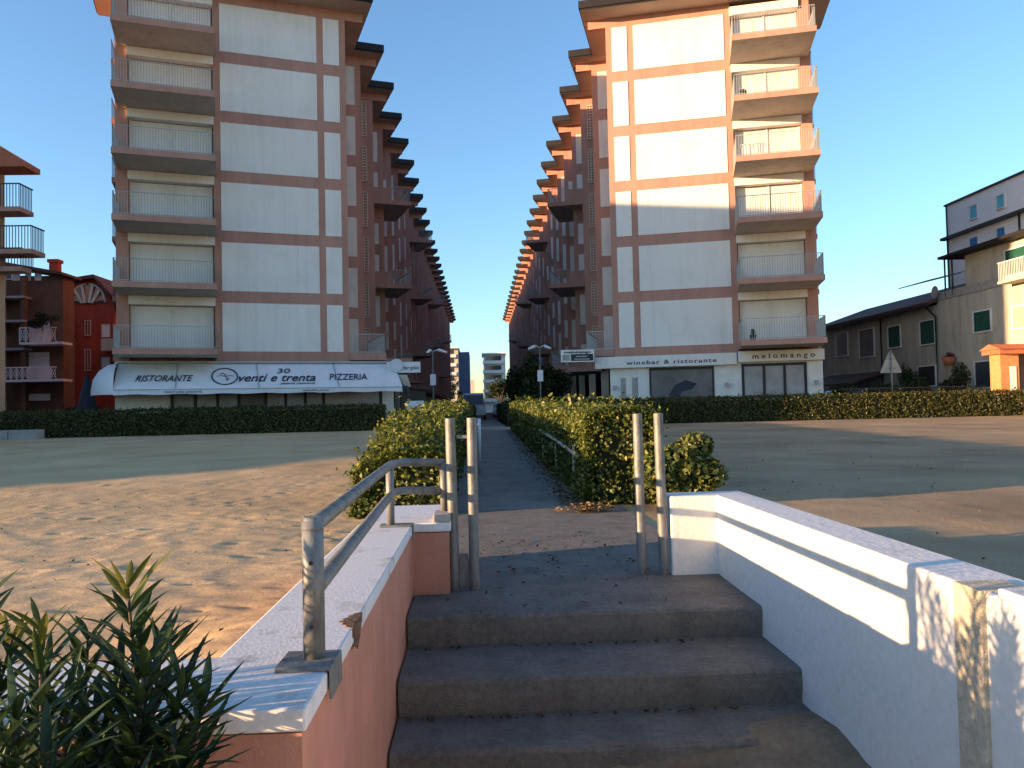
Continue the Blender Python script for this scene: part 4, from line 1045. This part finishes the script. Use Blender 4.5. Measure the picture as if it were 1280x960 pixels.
# white menu board
P = at_y(519, 504, 39.5)
t = thing('menu_board', (P.x, 39.5, 0.3), 'low white board standing behind the left path hedge near the lamp', 'board')
m = MB(); m.box(P.x-0.42, P.x+0.42, 39.48, 39.52, 1.0, 1.6); m.build('panel', MT['awning'], t)
m = MB(); m.box(P.x-0.4, P.x-0.35, 39.5, 39.54, 0.3, 1.0); m.box(P.x+0.35, P.x+0.4, 39.5, 39.54, 0.3, 1.0); m.build('frame', MT['galv'], t)

# ------------------------------------------------------------------ generic building helper (axis aligned, world coords)
def window_x(X, y0, y1, z0, z1, parent, mt, face=-1, ft=MT['white'], frame=0.07, name='window', proud=0.03):
    """window on a wall x = X, looking to face*x"""
    m = MB(); a, b = sorted((X+face*proud, X-face*0.05)); m.box(a, b, y0, y1, z0, z1); w_ = m.build(name, mt, parent)
    m = MB(); a, b = sorted((X+face*(proud+0.04), X-face*0.02))
    m.box(a, b, y0-frame, y0, z0-frame, z1+frame); m.box(a, b, y1, y1+frame, z0-frame, z1+frame)
    m.box(a, b, y0, y1, z1, z1+frame); m.box(min(a, b)+(-0.05 if face < 0 else 0), max(a, b)+(0.05 if face > 0 else 0), y0, y1, z0-frame, z0); m.build('frame', ft, w_)
    return w_
def window_y(x0, x1, Y, z0, z1, parent, mt, ft=MT['white'], frame=0.07, name='window', bars=0):
    m = MB(); m.box(x0, x1, Y-0.03, Y+0.05, z0, z1); w_ = m.build(name, mt, parent)
    m = MB(); m.box(x0-frame, x0, Y-0.07, Y+0.02, z0-frame, z1+frame); m.box(x1, x1+frame, Y-0.07, Y+0.02, z0-frame, z1+frame)
    m.box(x0, x1, Y-0.07, Y+0.02, z1, z1+frame); m.box(x0, x1, Y-0.1, Y+0.02, z0-frame, z0)
    for i in range(bars): x = x0+(x1-x0)*(i+1)/(bars+1); m.box(x-0.02, x+0.02, Y-0.05, Y-0.02, z0, z1)
    m.build('frame', ft, w_); return w_

# ---- right side: two-storey house, taller house, white building behind
XW = 26.6
A = thing('two_storey_house', (XW+4, 53, 0.3), 'low grey-cream house with sloping brown roof and green shutters, right of the right block', 'house')
m = MB(); m.box(XW, XW+8, 45.2, 61.5, 0.28, 6.6); m.build('wall', MT['greycream'], A)
m = MB(); m.extrude_poly([(XW-0.7, 45.0, 6.55), (XW+4, 45.0, 8.1), (XW+8.6, 45.0, 6.55), (XW+8.6, 45.0, 6.75), (XW+4, 45.0, 8.35), (XW-0.7, 45.0, 6.75)], (0, 16.8, 0)); m.build('roof', MT['tile'], A)
m = MB(); m.box(XW-0.72, XW-0.6, 45.05, 61.7, 6.45, 6.6); m.build('gutter', MT['fascia'], A)
def rw(x0, x1, y0, y1, par, mt, X=XW, **k):
    a = at_x(x0, (y0+y1)/2, X); b = at_x(x1, (y0+y1)/2, X); c0 = at_x((x0+x1)/2, y1, X); c1 = at_x((x0+x1)/2, y0, X)
    return window_x(X, min(a.y, b.y), max(a.y, b.y), c0.z, c1.z, par, mt, **k)
rw(1111, 1126, 408, 434, A, MT['green'], name='shutter'); rw(1151, 1169, 401, 430, A, MT['green'], name='shutter'); rw(1075, 1093, 412, 446, A, MT['glasslight'])
rw(1046, 1060, 416, 445, A, MT['glass']); rw(1149, 1170, 458, 482, A, MT['frame'], name='door')
m = MB(); q = at_x(1177, 400, XW); m.tube([(XW-0.6, 45.3, 6.45), (XW-0.1, 45.25, 5.9), (XW-0.1, 45.25, 0.4)], 0.06, 8); m.build('drainpipe', MT['fascia'], A)
q0 = at_x(1104, 470, XW)
m = MB(); m.tube([(XW-0.06, q0.y, 0.4), (XW-0.06, q0.y, 6.5)], 0.05, 8); m.build('drainpipe', MT['fascia'], A)
m = MB(); m.extrude_poly([(XW-0.05, 51, 2.9), (XW-2.6, 51, 2.2), (XW-2.6, 51, 2.3), (XW-0.05, 51, 3.05)], (0, 8.5, 0)); m.build('lean_to_roof', MT['tile'], A)
B = thing('cream_house', (XW+4, 40, 0.3), 'cream house at the right edge of the picture with a set-back upper storey and balcony', 'house')
m = MB(); m.box(XW, XW+9, 30, 45.17, 0.28, 6.8); m.build('wall', MT['greycream'], B)
m = MB(); m.box(XW-0.05, XW+9.05, 29.95, 45.19, 6.8, 6.92); m.box(XW-0.03, XW+0.1, 29.95, 45.18, 6.92, 7.25); m.build('parapet', MT['greyconc'], B)
m = MB(); m.box(XW+0.5, XW+8.8, 30, 43.2, 6.9, 9.05); m.build('upper_wall', MT['greycream'], B)
m = MB(); m.box(XW-0.35, XW+9.2, 29.8, 44.4, 9.05, 9.2); m.build('roof', MT['fascia'], B)
m = MB()
for y in (44.3, 43.6): m.tube([(XW+0.0, y, 6.9), (XW+0.0, y, 9.05)], 0.05, 8)
m.build('roof_post', MT['darkmetal'], B)
rw(1218, 1239, 389, 414, B, MT['green'], name='shutter'); rw(1267, 1284, 383, 410, B, MT['wood']); rw(1220, 1243, 452, 484, B, MT['glass'])
p0 = at_x(1258, 335, XW+0.5)
window_x(XW+0.5, 36.5, p0.y, 7.0, 8.6, B, MT['green'], name='shutter')
m = MB(); m.box(XW-0.9, XW-0.03, 34.5, 38.4, 6.72, 6.84); bs = m.build('balcony', MT['greycream'], B)
m = MB()
for i in range(33): m.bar((XW-0.86, 34.55+i*0.118, 6.8), (XW-0.86, 34.55+i*0.118, 7.75), 0.022)
m.bar((XW-0.86, 34.5, 7.75), (XW-0.86, 38.4, 7.75), 0.04); m.build('railing', MT['white'], bs)
# satellite dish at the junction
dq = Vector((XW-0.1, 45.0, 7.3))
m = MB(); n = 16; ring = [m.pt(dq.x-0.12+0.0, dq.y+0.36*math.cos(2*math.pi*k/n), dq.z+0.36*math.sin(2*math.pi*k/n)) for k in range(n)]; c_ = m.pt(dq.x, dq.y, dq.z)
for k in range(n): m.face((ring[k], ring[(k+1) % n], c_), 0, True)
m.tube([(dq.x, dq.y, dq.z), (XW+0.05, 45.1, 6.9)], 0.025, 6); m.tube([(dq.x, dq.y, dq.z-0.3), (dq.x-0.4, dq.y, dq.z-0.1)], 0.015, 6)
tag(m.build('satellite_dish', MT['greyconc'], base=(XW, 45, 6.9), recalc=False), 'small grey satellite dish at the corner where the two right houses meet', 'satellite dish')
XC = 31.5
Cb = thing('white_building', (XC+6, 46, 0.3), 'tall white building with bright blue windows rising behind the cream house', 'building')
m = MB(); m.box(XC, XC+12, 30, 52, 0.28, 14.0); m.build('wall', mat('bright_white_render', (0.82, 0.82, 0.82), 0.8, 0.04, 1.0), Cb)
m = MB(); m.box(XC-0.12, XC+12.1, 29.9, 52.12, 14.0, 14.12); m.box(XC-0.35, XC-0.003, 29.9, 52.3, 11.72, 11.9); m.build('cornice', MT['darkmetal'], Cb)
m = MB()
for y in (51.9, 44.8): m.tube([(XC-0.08, y, 5), (XC-0.08, y, 11.7)], 0.06, 8)
m.tube([(XC-0.08, 51.9, 11.9), (XC-0.08, 51.9, 14.0)], 0.05, 8); m.build('drainpipe', MT['darkmetal'], Cb)
rw(1213, 1222, 257, 273, Cb, MT['bluelit'], X=XC, name='shutter'); rw(1247, 1256, 244, 260, Cb, MT['bluelit'], X=XC, name='shutter')
rw(1213, 1223, 297, 314, Cb, MT['blue'], X=XC, name='shutter'); rw(1247, 1257, 285, 303, Cb, MT['blue'], X=XC, name='shutter')
# clothes-line / awning arm frame
g0 = at_x(1168, 337, XC-3)
m = MB(); a = Vector((XC-2.9, 49.8, 9.35)); 
m.bar((XC-0.4, 50, 9.2), (XC-3.2, 52.5, 8.6), 0.05); m.bar((XC-0.4, 47.5, 9.2), (XC-2.4, 50, 8.8), 0.05); m.bar((XC-3.2, 52.5, 8.6), (XC-2.4, 50, 8.8), 0.05); m.bar((XC-1.8, 51.2, 8.9), (XC-1.4, 48.8, 9.0), 0.04)
m.build('awning_arm', MT['galv'], Cb)

# road sign seen from behind
P = at_y(1114, 455, 37.5); x = P.x
t = thing('road_sign', (x, 37.5, 0.3), 'triangular road sign seen from behind on a grey pole behind the right hedge', 'road sign')
m = MB(); m.tube([(x, 37.5, 0.3), (x, 37.5, 3.55)], 0.03, 10); m.build('pole', MT['galv'], t)
zb = at_y(1114, 466, 37.5).z; hw = 0.52
m = MB(); m.extrude_poly([(x-hw, 37.54, zb), (x+hw, 37.54, zb), (x+hw*0.95, 37.54, zb+0.12), (x+0.07, 37.54, zb+1.02), (x-0.07, 37.54, zb+1.02), (x-hw*0.95, 37.54, zb+0.12)], (0, 0.02, 0)); m.build('sign_plate', MT['greyconc'], t)
m = MB()
for z in (zb+0.2, zb+0.65): m.box(x-0.2, x+0.2, 37.515, 37.54, z, z+0.04)
m.build('bracket', MT['galv'], t)
# gate pillar, far right
P0 = at_y(1257, 487, 36.9)
t = thing('gate_pillar', (P0.x+0.6, 37.5, 0.3), 'sunlit orange brick gate pillar with overhanging cap at the right edge', 'gate')
m = MB(); m.box(P0.x, P0.x+0.9, 37.2, 38.0, 0.3, 3.2); m.build('pillar', MT['orangewall'], t)
m = MB(); m.box(P0.x-0.2, P0.x+4.0, 36.9, 38.3, 3.2, 3.42); m.extrude_poly([(P0.x-0.28, 36.8, 3.42), (P0.x-0.28, 38.4, 3.42), (P0.x-0.28, 37.6, 3.7)], (4.5, 0, 0)); m.build('cap', MT['terracotta'], t)
m = MB(); m.box(P0.x+0.45, P0.x+0.75, 37.17, 37.2, 1.0, 2.6); m.build('post_box', MT['white'], t)
# yard wall + railing behind right hedge
t = thing('yard_railing', (22, 38.8, 0.3), 'dark railing fence behind the right hedge in front of the houses', 'fence')
m = MB(); m.box(17.8, 25.2, 38.7, 38.9, 0.3, 1.0); m.build('base_wall', MT['greyconc'], t)
m = MB()
for i in range(62): m.bar((17.9+0.118*i, 38.8, 1.0), (17.9+0.118*i, 38.8, 1.72), 0.02)
m.bar((17.8, 38.8, 1.72), (25.2, 38.8, 1.72), 0.04); m.build('railing', MT['darkmetal'], t)
bx = [((19.6, 42.5), (1.3, 1, 0.85)), ((21.6, 42), (1.0, 1, 1.0)), ((23.1, 41.5), (1.0, 1, 1.3)), ((24.6, 40.5), (0.9, 1, 1.4)), ((25.4, 46), (0.8, 1.2, 1.5)), ((21.8, 47.5), (1.1, 1, 1.0))]
bl = ['dark garden bush beside the blue car', 'dark garden bush just right of the road sign pole', 'dark bush below the green shuttered windows of the low house', 'tallest dark bush under the cream house window', 'dark bush by the drainpipe between the two houses', 'dark bush behind the road sign']
for ((x, y), rad), lb in zip(bx, bl): shrub('garden_bush', (x, y, 0.3), rad, 3000, 0.13, MT['leafdark'], lb, 'bush', 8, 'garden bushes before the right houses')
# hanging terracotta flower pot
q = at_x(1186, 451, XW-0.4)
m = MB(); m.tube([(q.x, q.y, q.z-0.25), (q.x, q.y, q.z+0.2)], [0.24, 0.38], 16); m.bar((q.x, q.y, q.z+0.1), (XW, q.y, q.z+0.1), 0.03)
t = thing('flower_pot', (q.x, q.y, q.z-0.25), 'terracotta flower pot hung on the house wall beside the drainpipe', 'flower pot')
m.build('pot', MT['terracotta'], t)
crown((q.x, q.y, q.z+0.25), (0.4, 0.4, 0.3), 500, 0.08, leafmat('red_flowers', [(0.25, 0.05, 0.03), (0.30, 0.10, 0.06), (0.05, 0.08, 0.02)], 0.2), t, 4, 'flowers')

# ---- left side
# peach villa cut by the left edge
t = thing('peach_villa', (-24, 38, 0.3), 'peach building cut by the left edge with overhanging red roof and black railings', 'building')
wx_r = at_y(6, 300, 36).x
m = MB(); m.prism([(-34, 36), (wx_r, 36), (wx_r-2.6, 40), (-34, 40)], 0.28, 12.0); m.build('wall', MT['peach'], t)
e0 = at_y(33, 206, 35.2)
m = MB()
m.extrude_poly([(e0.x, 35.0, e0.z-0.12), (e0.x, 35.0, e0.z+0.12), (e0.x-6.5, 35.0, e0.z+4.2), (e0.x-13, 35, e0.z+0.12), (e0.x-13, 35, e0.z-0.12)], (0, 1.3, 0)); m.build('roof', MT['terracotta'], t)
def vbalc(px0, px1, py_s, Y0, par, hh=1.0):
    a = at_y(px0, py_s, Y0); b = at_y(px1, py_s, Y0); z = a.z*0.5+b.z*0.5
    m = MB(); m.box(-30 if px0 < 0 else a.x, b.x, Y0, 36.02 if Y0 < 36 else Y0+1.2, z-0.2, z); bb = m.build('balcony', MT['pinkdark'], par)
    m = MB(); x0 = a.x if px0 >= 0 else b.x-3.0
    n = int((b.x-x0)/0.13)
    for i in range(n+1): m.bar((x0+(b.x-x0-0.03)*i/n, Y0+0.04, z), (x0+(b.x-x0-0.03)*i/n, Y0+0.04, z+hh), 0.025)
    for i in range(9): m.bar((b.x-0.03, Y0+0.04+0.12*i, z), (b.x-0.03, Y0+0.04+0.12*i, z+hh), 0.025)
    m.bar((x0, Y0+0.04, z+hh), (b.x, Y0+0.04, z+hh), 0.05); m.bar((b.x-0.03, Y0+0.04, z+hh), (b.x-0.03, Y0+1.1, z+hh), 0.05)
    m.build('railing', MT['darkmetal'], bb)
vbalc(-20, 24, 258, 34.9, t); vbalc(-20, 39, 311, 34.9, t); vbalc(-20, 26, 333, 35.2, t, 0.8)
# dark brown house
XD0, XD1 = at_y(-30, 400, 55).x, at_y(79, 400, 55).x
t = thing('brown_house', (XD0+2, 58, 0.3), 'dark brown house with two white ornate balconies at the far left', 'house')
zt = at_y(40, 345, 55).z
m = MB(); m.box(XD0-8, XD1, 55, 56.5, 0.28, zt); m.build('wall', MT['brownwall'], t)
za, zb = at_y(0, 332, 54.5).z, at_y(80, 348, 54.5).z
m = MB(); m.extrude_poly([(XD0-8, 54.3, zt+0.9), (XD0+1.5, 54.3, zt+0.75), (XD1+0.3, 54.3, zt-0.05), (XD1+0.3, 54.3, zt+0.12), (XD0+1.5, 54.3, zt+1.0), (XD0-8, 54.3, zt+1.15)], (0, 2.6, 0)); m.build('roof', MT['tile'], t)
for (px0, px1, pya, pyb) in ((25, 71, 410, 428), (0, 71, 460, 475)):
    a = at_y(px0, pyb, 53.8); b = at_y(px1, pyb, 53.8); h = at_y(px0, pya, 53.8).z-a.z
    m = MB(); m.box(a.x, b.x+0.4, 53.7, 55.02, a.z-0.16, a.z); bb = m.build('balcony', MT['white'], t)
    m = MB(); n = int((b.x-a.x)/0.34)
    for i in range(n):
        x0 = a.x+(b.x-a.x)*i/n; x1 = a.x+(b.x-a.x)*(i+1)/n; xm = (x0+x1)/2
        m.bar((x0, 53.75, a.z), (x0, 53.75, a.z+h), 0.05)
        m.tube([(xm+0.12*math.cos(q*math.pi/6), 53.75, a.z+h*0.5+h*0.36*math.sin(q*math.pi/6)) for q in range(13)], 0.022, 5)
        m.bar((x0, 53.75, a.z), (x1, 53.75, a.z+h), 0.03); m.bar((x1, 53.75, a.z), (x0, 53.75, a.z+h), 0.03)
    m.bar((a.x, 53.75, a.z+h), (b.x, 53.75, a.z+h), 0.08); m.build('railing', MT['white'], bb)
for (px0, px1, pya, pyb, mt) in ((38, 61, 403, 428, MT['panel']), (38, 61, 441, 474, MT['panel']), (38, 62, 493, 500, MT['panel']), (5, 15, 340, 349, MT['glasslight']), (17, 24, 341, 350, MT['cream']), (33, 38, 343, 350, MT['cream']), (45, 51, 343, 350, MT['white'])):
    a = at_y(px0, pyb, 55); b = at_y(px1, pya, 55); window_y(a.x, b.x, 55, a.z, b.z, t, mt, frame=0.05)
for px in (3, 31):
    a = at_y(px, 500, 54.4); m = MB(); m.box(a.x-0.15, a.x+0.15, 54.2, 54.6, 0.3, zt-0.1); m.build('column', MT['cream'] if px == 3 else MT['brownwall'], t)
for py in (372, 402, 437):
    a = at_y(-20, py, 54.3); b = at_y(33, py, 54.3); m = MB(); m.box(a.x, b.x, 54.0, 55.01, a.z-0.1, a.z+0.05); m.build('balcony', MT['greyconc'], t)
# red gabled house
Y = 62
xa = at_y(74, 400, Y).x; xb = at_y(143, 400, Y).x; xm = at_y(121, 360, Y).x; zp = at_y(121, 349, Y).z
t = thing('red_house', ((xa+xb)/2, 66, 0.3), 'red gabled house with a half-round attic window left of the left block', 'house')
ze = at_y(80, 356, Y).z; zr = at_y(150, 378, Y).z
m = MB(); m.extrude_poly([(xa, Y, 0.28), (xb, Y, 0.28), (xb, Y, zr), (xm, Y, zp), (xa, Y, ze)], (0, 14, 0)); m.build('wall', MT['red'], t)
m = MB(); m.extrude_poly([(xa-0.4, Y-0.6, ze-0.03), (xm, Y-0.6, zp+0.02), (xb+0.7, Y-0.6, zr-0.35), (xb+0.7, Y-0.6, zr-0.15), (xm, Y-0.6, zp+0.28), (xa-0.4, Y-0.6, ze+0.2)], (0, 15, 0)); rf = m.build('roof', MT['tile'], t)
ch = at_y(70, 340, Y+1)
m = MB(); m.box(ch.x-0.32, ch.x+0.32, Y+0.6, Y+1.2, ze-1.5, at_y(70, 326, Y).z); m.box(ch.x-0.42, ch.x+0.42, Y+0.5, Y+1.3, at_y(70, 326, Y).z, at_y(70, 322, Y).z); m.build('chimney', MT['red'], rf)
# lunette: half-round frame with radial bars
lc = at_y(110, 379, Y); lr = (at_y(132, 379, Y).x-at_y(88, 379, Y).x)/2; lh = at_y(110, 355, Y).z-lc.z
m = MB(); pts = [(lc.x+lr*math.cos(math.pi*q/18), Y-0.05, lc.z+lh*math.sin(math.pi*q/18)) for q in range(19)]
m.extrude_poly(pts, (0, 0.06, 0)); lw = m.build('attic_window', MT['glass'], t)
m = MB(); m.tube(pts, 0.09, 6)
for q in (4, 7, 11, 14): m.bar((lc.x+lr*math.cos(math.pi*q/18)*0.35, Y-0.09, lc.z), (lc.x+lr*math.cos(math.pi*q/18)*0.9, Y-0.09, lc.z+lh*math.sin(math.pi*q/18)), 0.2)
m.build('frame', MT['cream'], lw)
m = MB()
for (q0, q1) in ((1, 3), (5, 6), (8, 10), (12, 13), (15, 17)):
    seg = [(lc.x+lr*0.93*math.cos(math.pi*q/18), Y-0.065, lc.z+lh*0.93*math.sin(math.pi*q/18)) for q in range(q0, q1+1)]
    seg += [(lc.x+lr*0.4*math.cos(math.pi*q1/18), Y-0.065, lc.z+0.1), (lc.x+lr*0.4*math.cos(math.pi*q0/18), Y-0.065, lc.z+0.1)]
    m.extrude_poly(seg, (0, 0.012, 0))
m.build('pane', MT['peach'], lw)
for (px0, px1, pya, pyb, mt) in ((107, 113, 401, 419, MT['red']), (107, 113, 437, 463, MT['red']), (128, 137, 406, 421, MT['panel']), (128, 137, 447, 463, MT['panel'])):
    a = at_y(px0, pyb, Y); b = at_y(px1, pya, Y); window_y(a.x, b.x, Y, a.z, b.z, t, mt, frame=0.05, ft=MT['cream'], bars=1 if mt is MT['red'] else 0)
a = at_y(127, 436, Y-1); b = at_y(151, 423, Y-1)
m = MB(); m.box(a.x, b.x, Y-1.1, Y+0.01, a.z-0.15, a.z); m.box(a.x, b.x, Y-1.1, Y-1.0, a.z, b.z); m.build('balcony', MT['cream'], t)
m = MB(); q = at_y(81, 400, Y); m.tube([(q.x, Y-0.08, 0.4), (q.x, Y-0.08, ze-0.2)], 0.07, 8); m.build('drainpipe', MT['fascia'], t)
# closed dark parasol and shrubs in front
P = at_y(109, 480, 40)
t = thing('closed_parasol', (P.x, 40, 0.3), 'closed dark blue parasol on a pale pole before the red house', 'parasol')
m = MB(); m.tube([(P.x, 40, 0.3), (P.x, 40, 3.3)], 0.035, 8); m.build('pole', MT['cream'], t)
m = MB(); m.tube([(P.x, 40, 1.25), (P.x, 40, 1.6), (P.x, 40, 2.4), (P.x, 40, 3.3)], [0.55, 0.46, 0.28, 0.04], 9, smooth=False); m.build('canopy', MT['navy'], t)
for (x, y, rad, lb) in ((-20.5, 41, (1.8, 1, 0.75), 'dark shrub below the brown house balconies'), (-17.6, 44, (1.4, 1, 0.8), 'dark shrub under the red house wall'), (-23.5, 38.6, (1.8, 1, 0.8), 'dark shrub left of the brown house column')):
    shrub('garden_bush', (x, y, 0.3), rad, 3000, 0.13, MT['leafdark'], lb, 'bush', 8)
for (px, Y_, rad, lb) in ((48, 50, (1.5, 1, 1.0), 'dark creeper bush above the upper white balcony'),):
    P = at_y(px, 396, Y_+2.9); 
    shrub('potted_plant', (P.x, 53.3, P.z-0.9), (1.2, 0.5, 0.55), 1200, 0.13, MT['leafdark'], lb, 'plant', 6, zc=0.7)
# concrete trough in front of left hedge
P = at_y(52, 545, 34.0)
t = thing('planter_box', (P.x-1, 33.9, 0.25), 'low pale concrete planter in front of the left hedge', 'planter')
for i in range(3):
    m = MB(); x1 = P.x-i*1.22
    m.prism([(x1-1.18, 33.7), (x1, 33.7), (x1, 34.25), (x1-1.18, 34.25)], 0.25, 0.68); m.build('trough', MT['greyconc'], t, bevel=0.02)

# ------------------------------------------------------------------ end of the street
def tower(x0, x1, Y, z1, label, nfl, wallm):
    t = thing('far_apartment_block', ((x0+x1)/2, Y+6, 0.3), label, 'apartment block')
    m = MB(); m.box(x0, x1, Y, Y+14, 0.28, z1); m.build('wall', wallm, t)
    for f in range(nfl):
        z = 3.3+f*(z1-3.3)/nfl
        m = MB(); m.box(x0-0.3, x1-0.5, Y-1.5, Y+0.01, z, z+0.9); m.build('balcony', MT['white'], t)
        m = MB(); m.box(x0+0.4, x1-1.2, Y-0.04, Y+0.02, z+1.0, z+2.3); m.build('window', MT['glass'], t)
    m = MB(); m.box(x0-0.5, x1+0.3, Y-1.7, Y+14.2, z1, z1+0.35); m.build('roof', MT['white'], t)
    return t
def xat(px, Y): return at_y(px, 470, Y).x
tower(xat(556, 225), xat(573, 225), 225, at_y(565, 436, 225).z, 'cream sunlit tower at the left end of the street between the blocks', 6, MT['cream'])
m = MB(); m.box(xat(573.5, 232), xat(587, 232), 232, 250, 0.28, at_y(580, 440, 232).z)
t = thing('tower_shaded_side', (xat(580, 232), 240, 0.3), 'shaded right side of the cream tower at the street end, added as a blue-grey slab', 'building')  # separate slab stands in for the tower's side, shade put into its colour
m.build('wall', mat('shaded_tower_side', (0.10, 0.13, 0.22), 0.7, 0.2, 0.5), t)
m = MB(); m.box(xat(588, 300), xat(592.5, 300), 300, 310, 0.28, at_y(590, 475, 300).z); t = thing('far_small_building', (xat(590, 300), 305, 0.3), 'small pale building low on the skyline at the street end', 'building'); m.build('wall', MT['cream'], t)
tower(xat(605, 235), xat(632, 235), 235, at_y(615, 443, 235).z, 'white terraced building at the right end of the street between the blocks', 5, MT['white'])

# ------------------------------------------------------------------ unseen shade casters added outside the frame
t = thing('shade_caster_block', (-45, 30, 0.3), 'unseen block added outside the frame on the left to cast evening shade', 'building')  # added block, its shadow covers the lower right facade
m = MB(); m.prism([(-60, 13.2), (-33, 21.3), (-33, 39.6), (-60, 31.5)], 0.25, 16.0); m.build('wall', MT['cream'], t)
m = MB(); m.prism([(-60.5, 13.4), (-32.6, 21.2), (-32.6, 39.9), (-60.5, 31.9)], 16.0, 16.4); m.build('roof', MT['tile'], t)
t = thing('shade_caster_block', (-70, 45, 0.3), 'second unseen block added farther along on the left to cast shade', 'building')  # another added block, shades the houses at far left
m = MB(); m.prism([(-85, 22), (-58, 31), (-58, 76), (-85, 66)], 0.25, 17.0); m.build('wall', MT['cream'], t)
m = MB(); m.prism([(-85.5, 21.6), (-57.6, 30.6), (-57.6, 76.5), (-85.5, 66.4)], 17.0, 17.4); m.build('roof', MT['tile'], t)
t = thing('shade_caster_row', (-30, 10, 0.0), 'low unseen row added outside the frame on the left to cast shade', 'shade caster')  # made-up low row, profile shaped for the shadow edge on the left sand
m = MB()
m.extrude_poly([(-27, 5.4, 0), (-27, 28, 0), (-27, 28, 3.1), (-27, 12.5, 2.95), (-27, 9.2, 2.55), (-27, 6.8, 2.05)], (-3, 0, 0)); m.build('wall', MT['wood'], t)
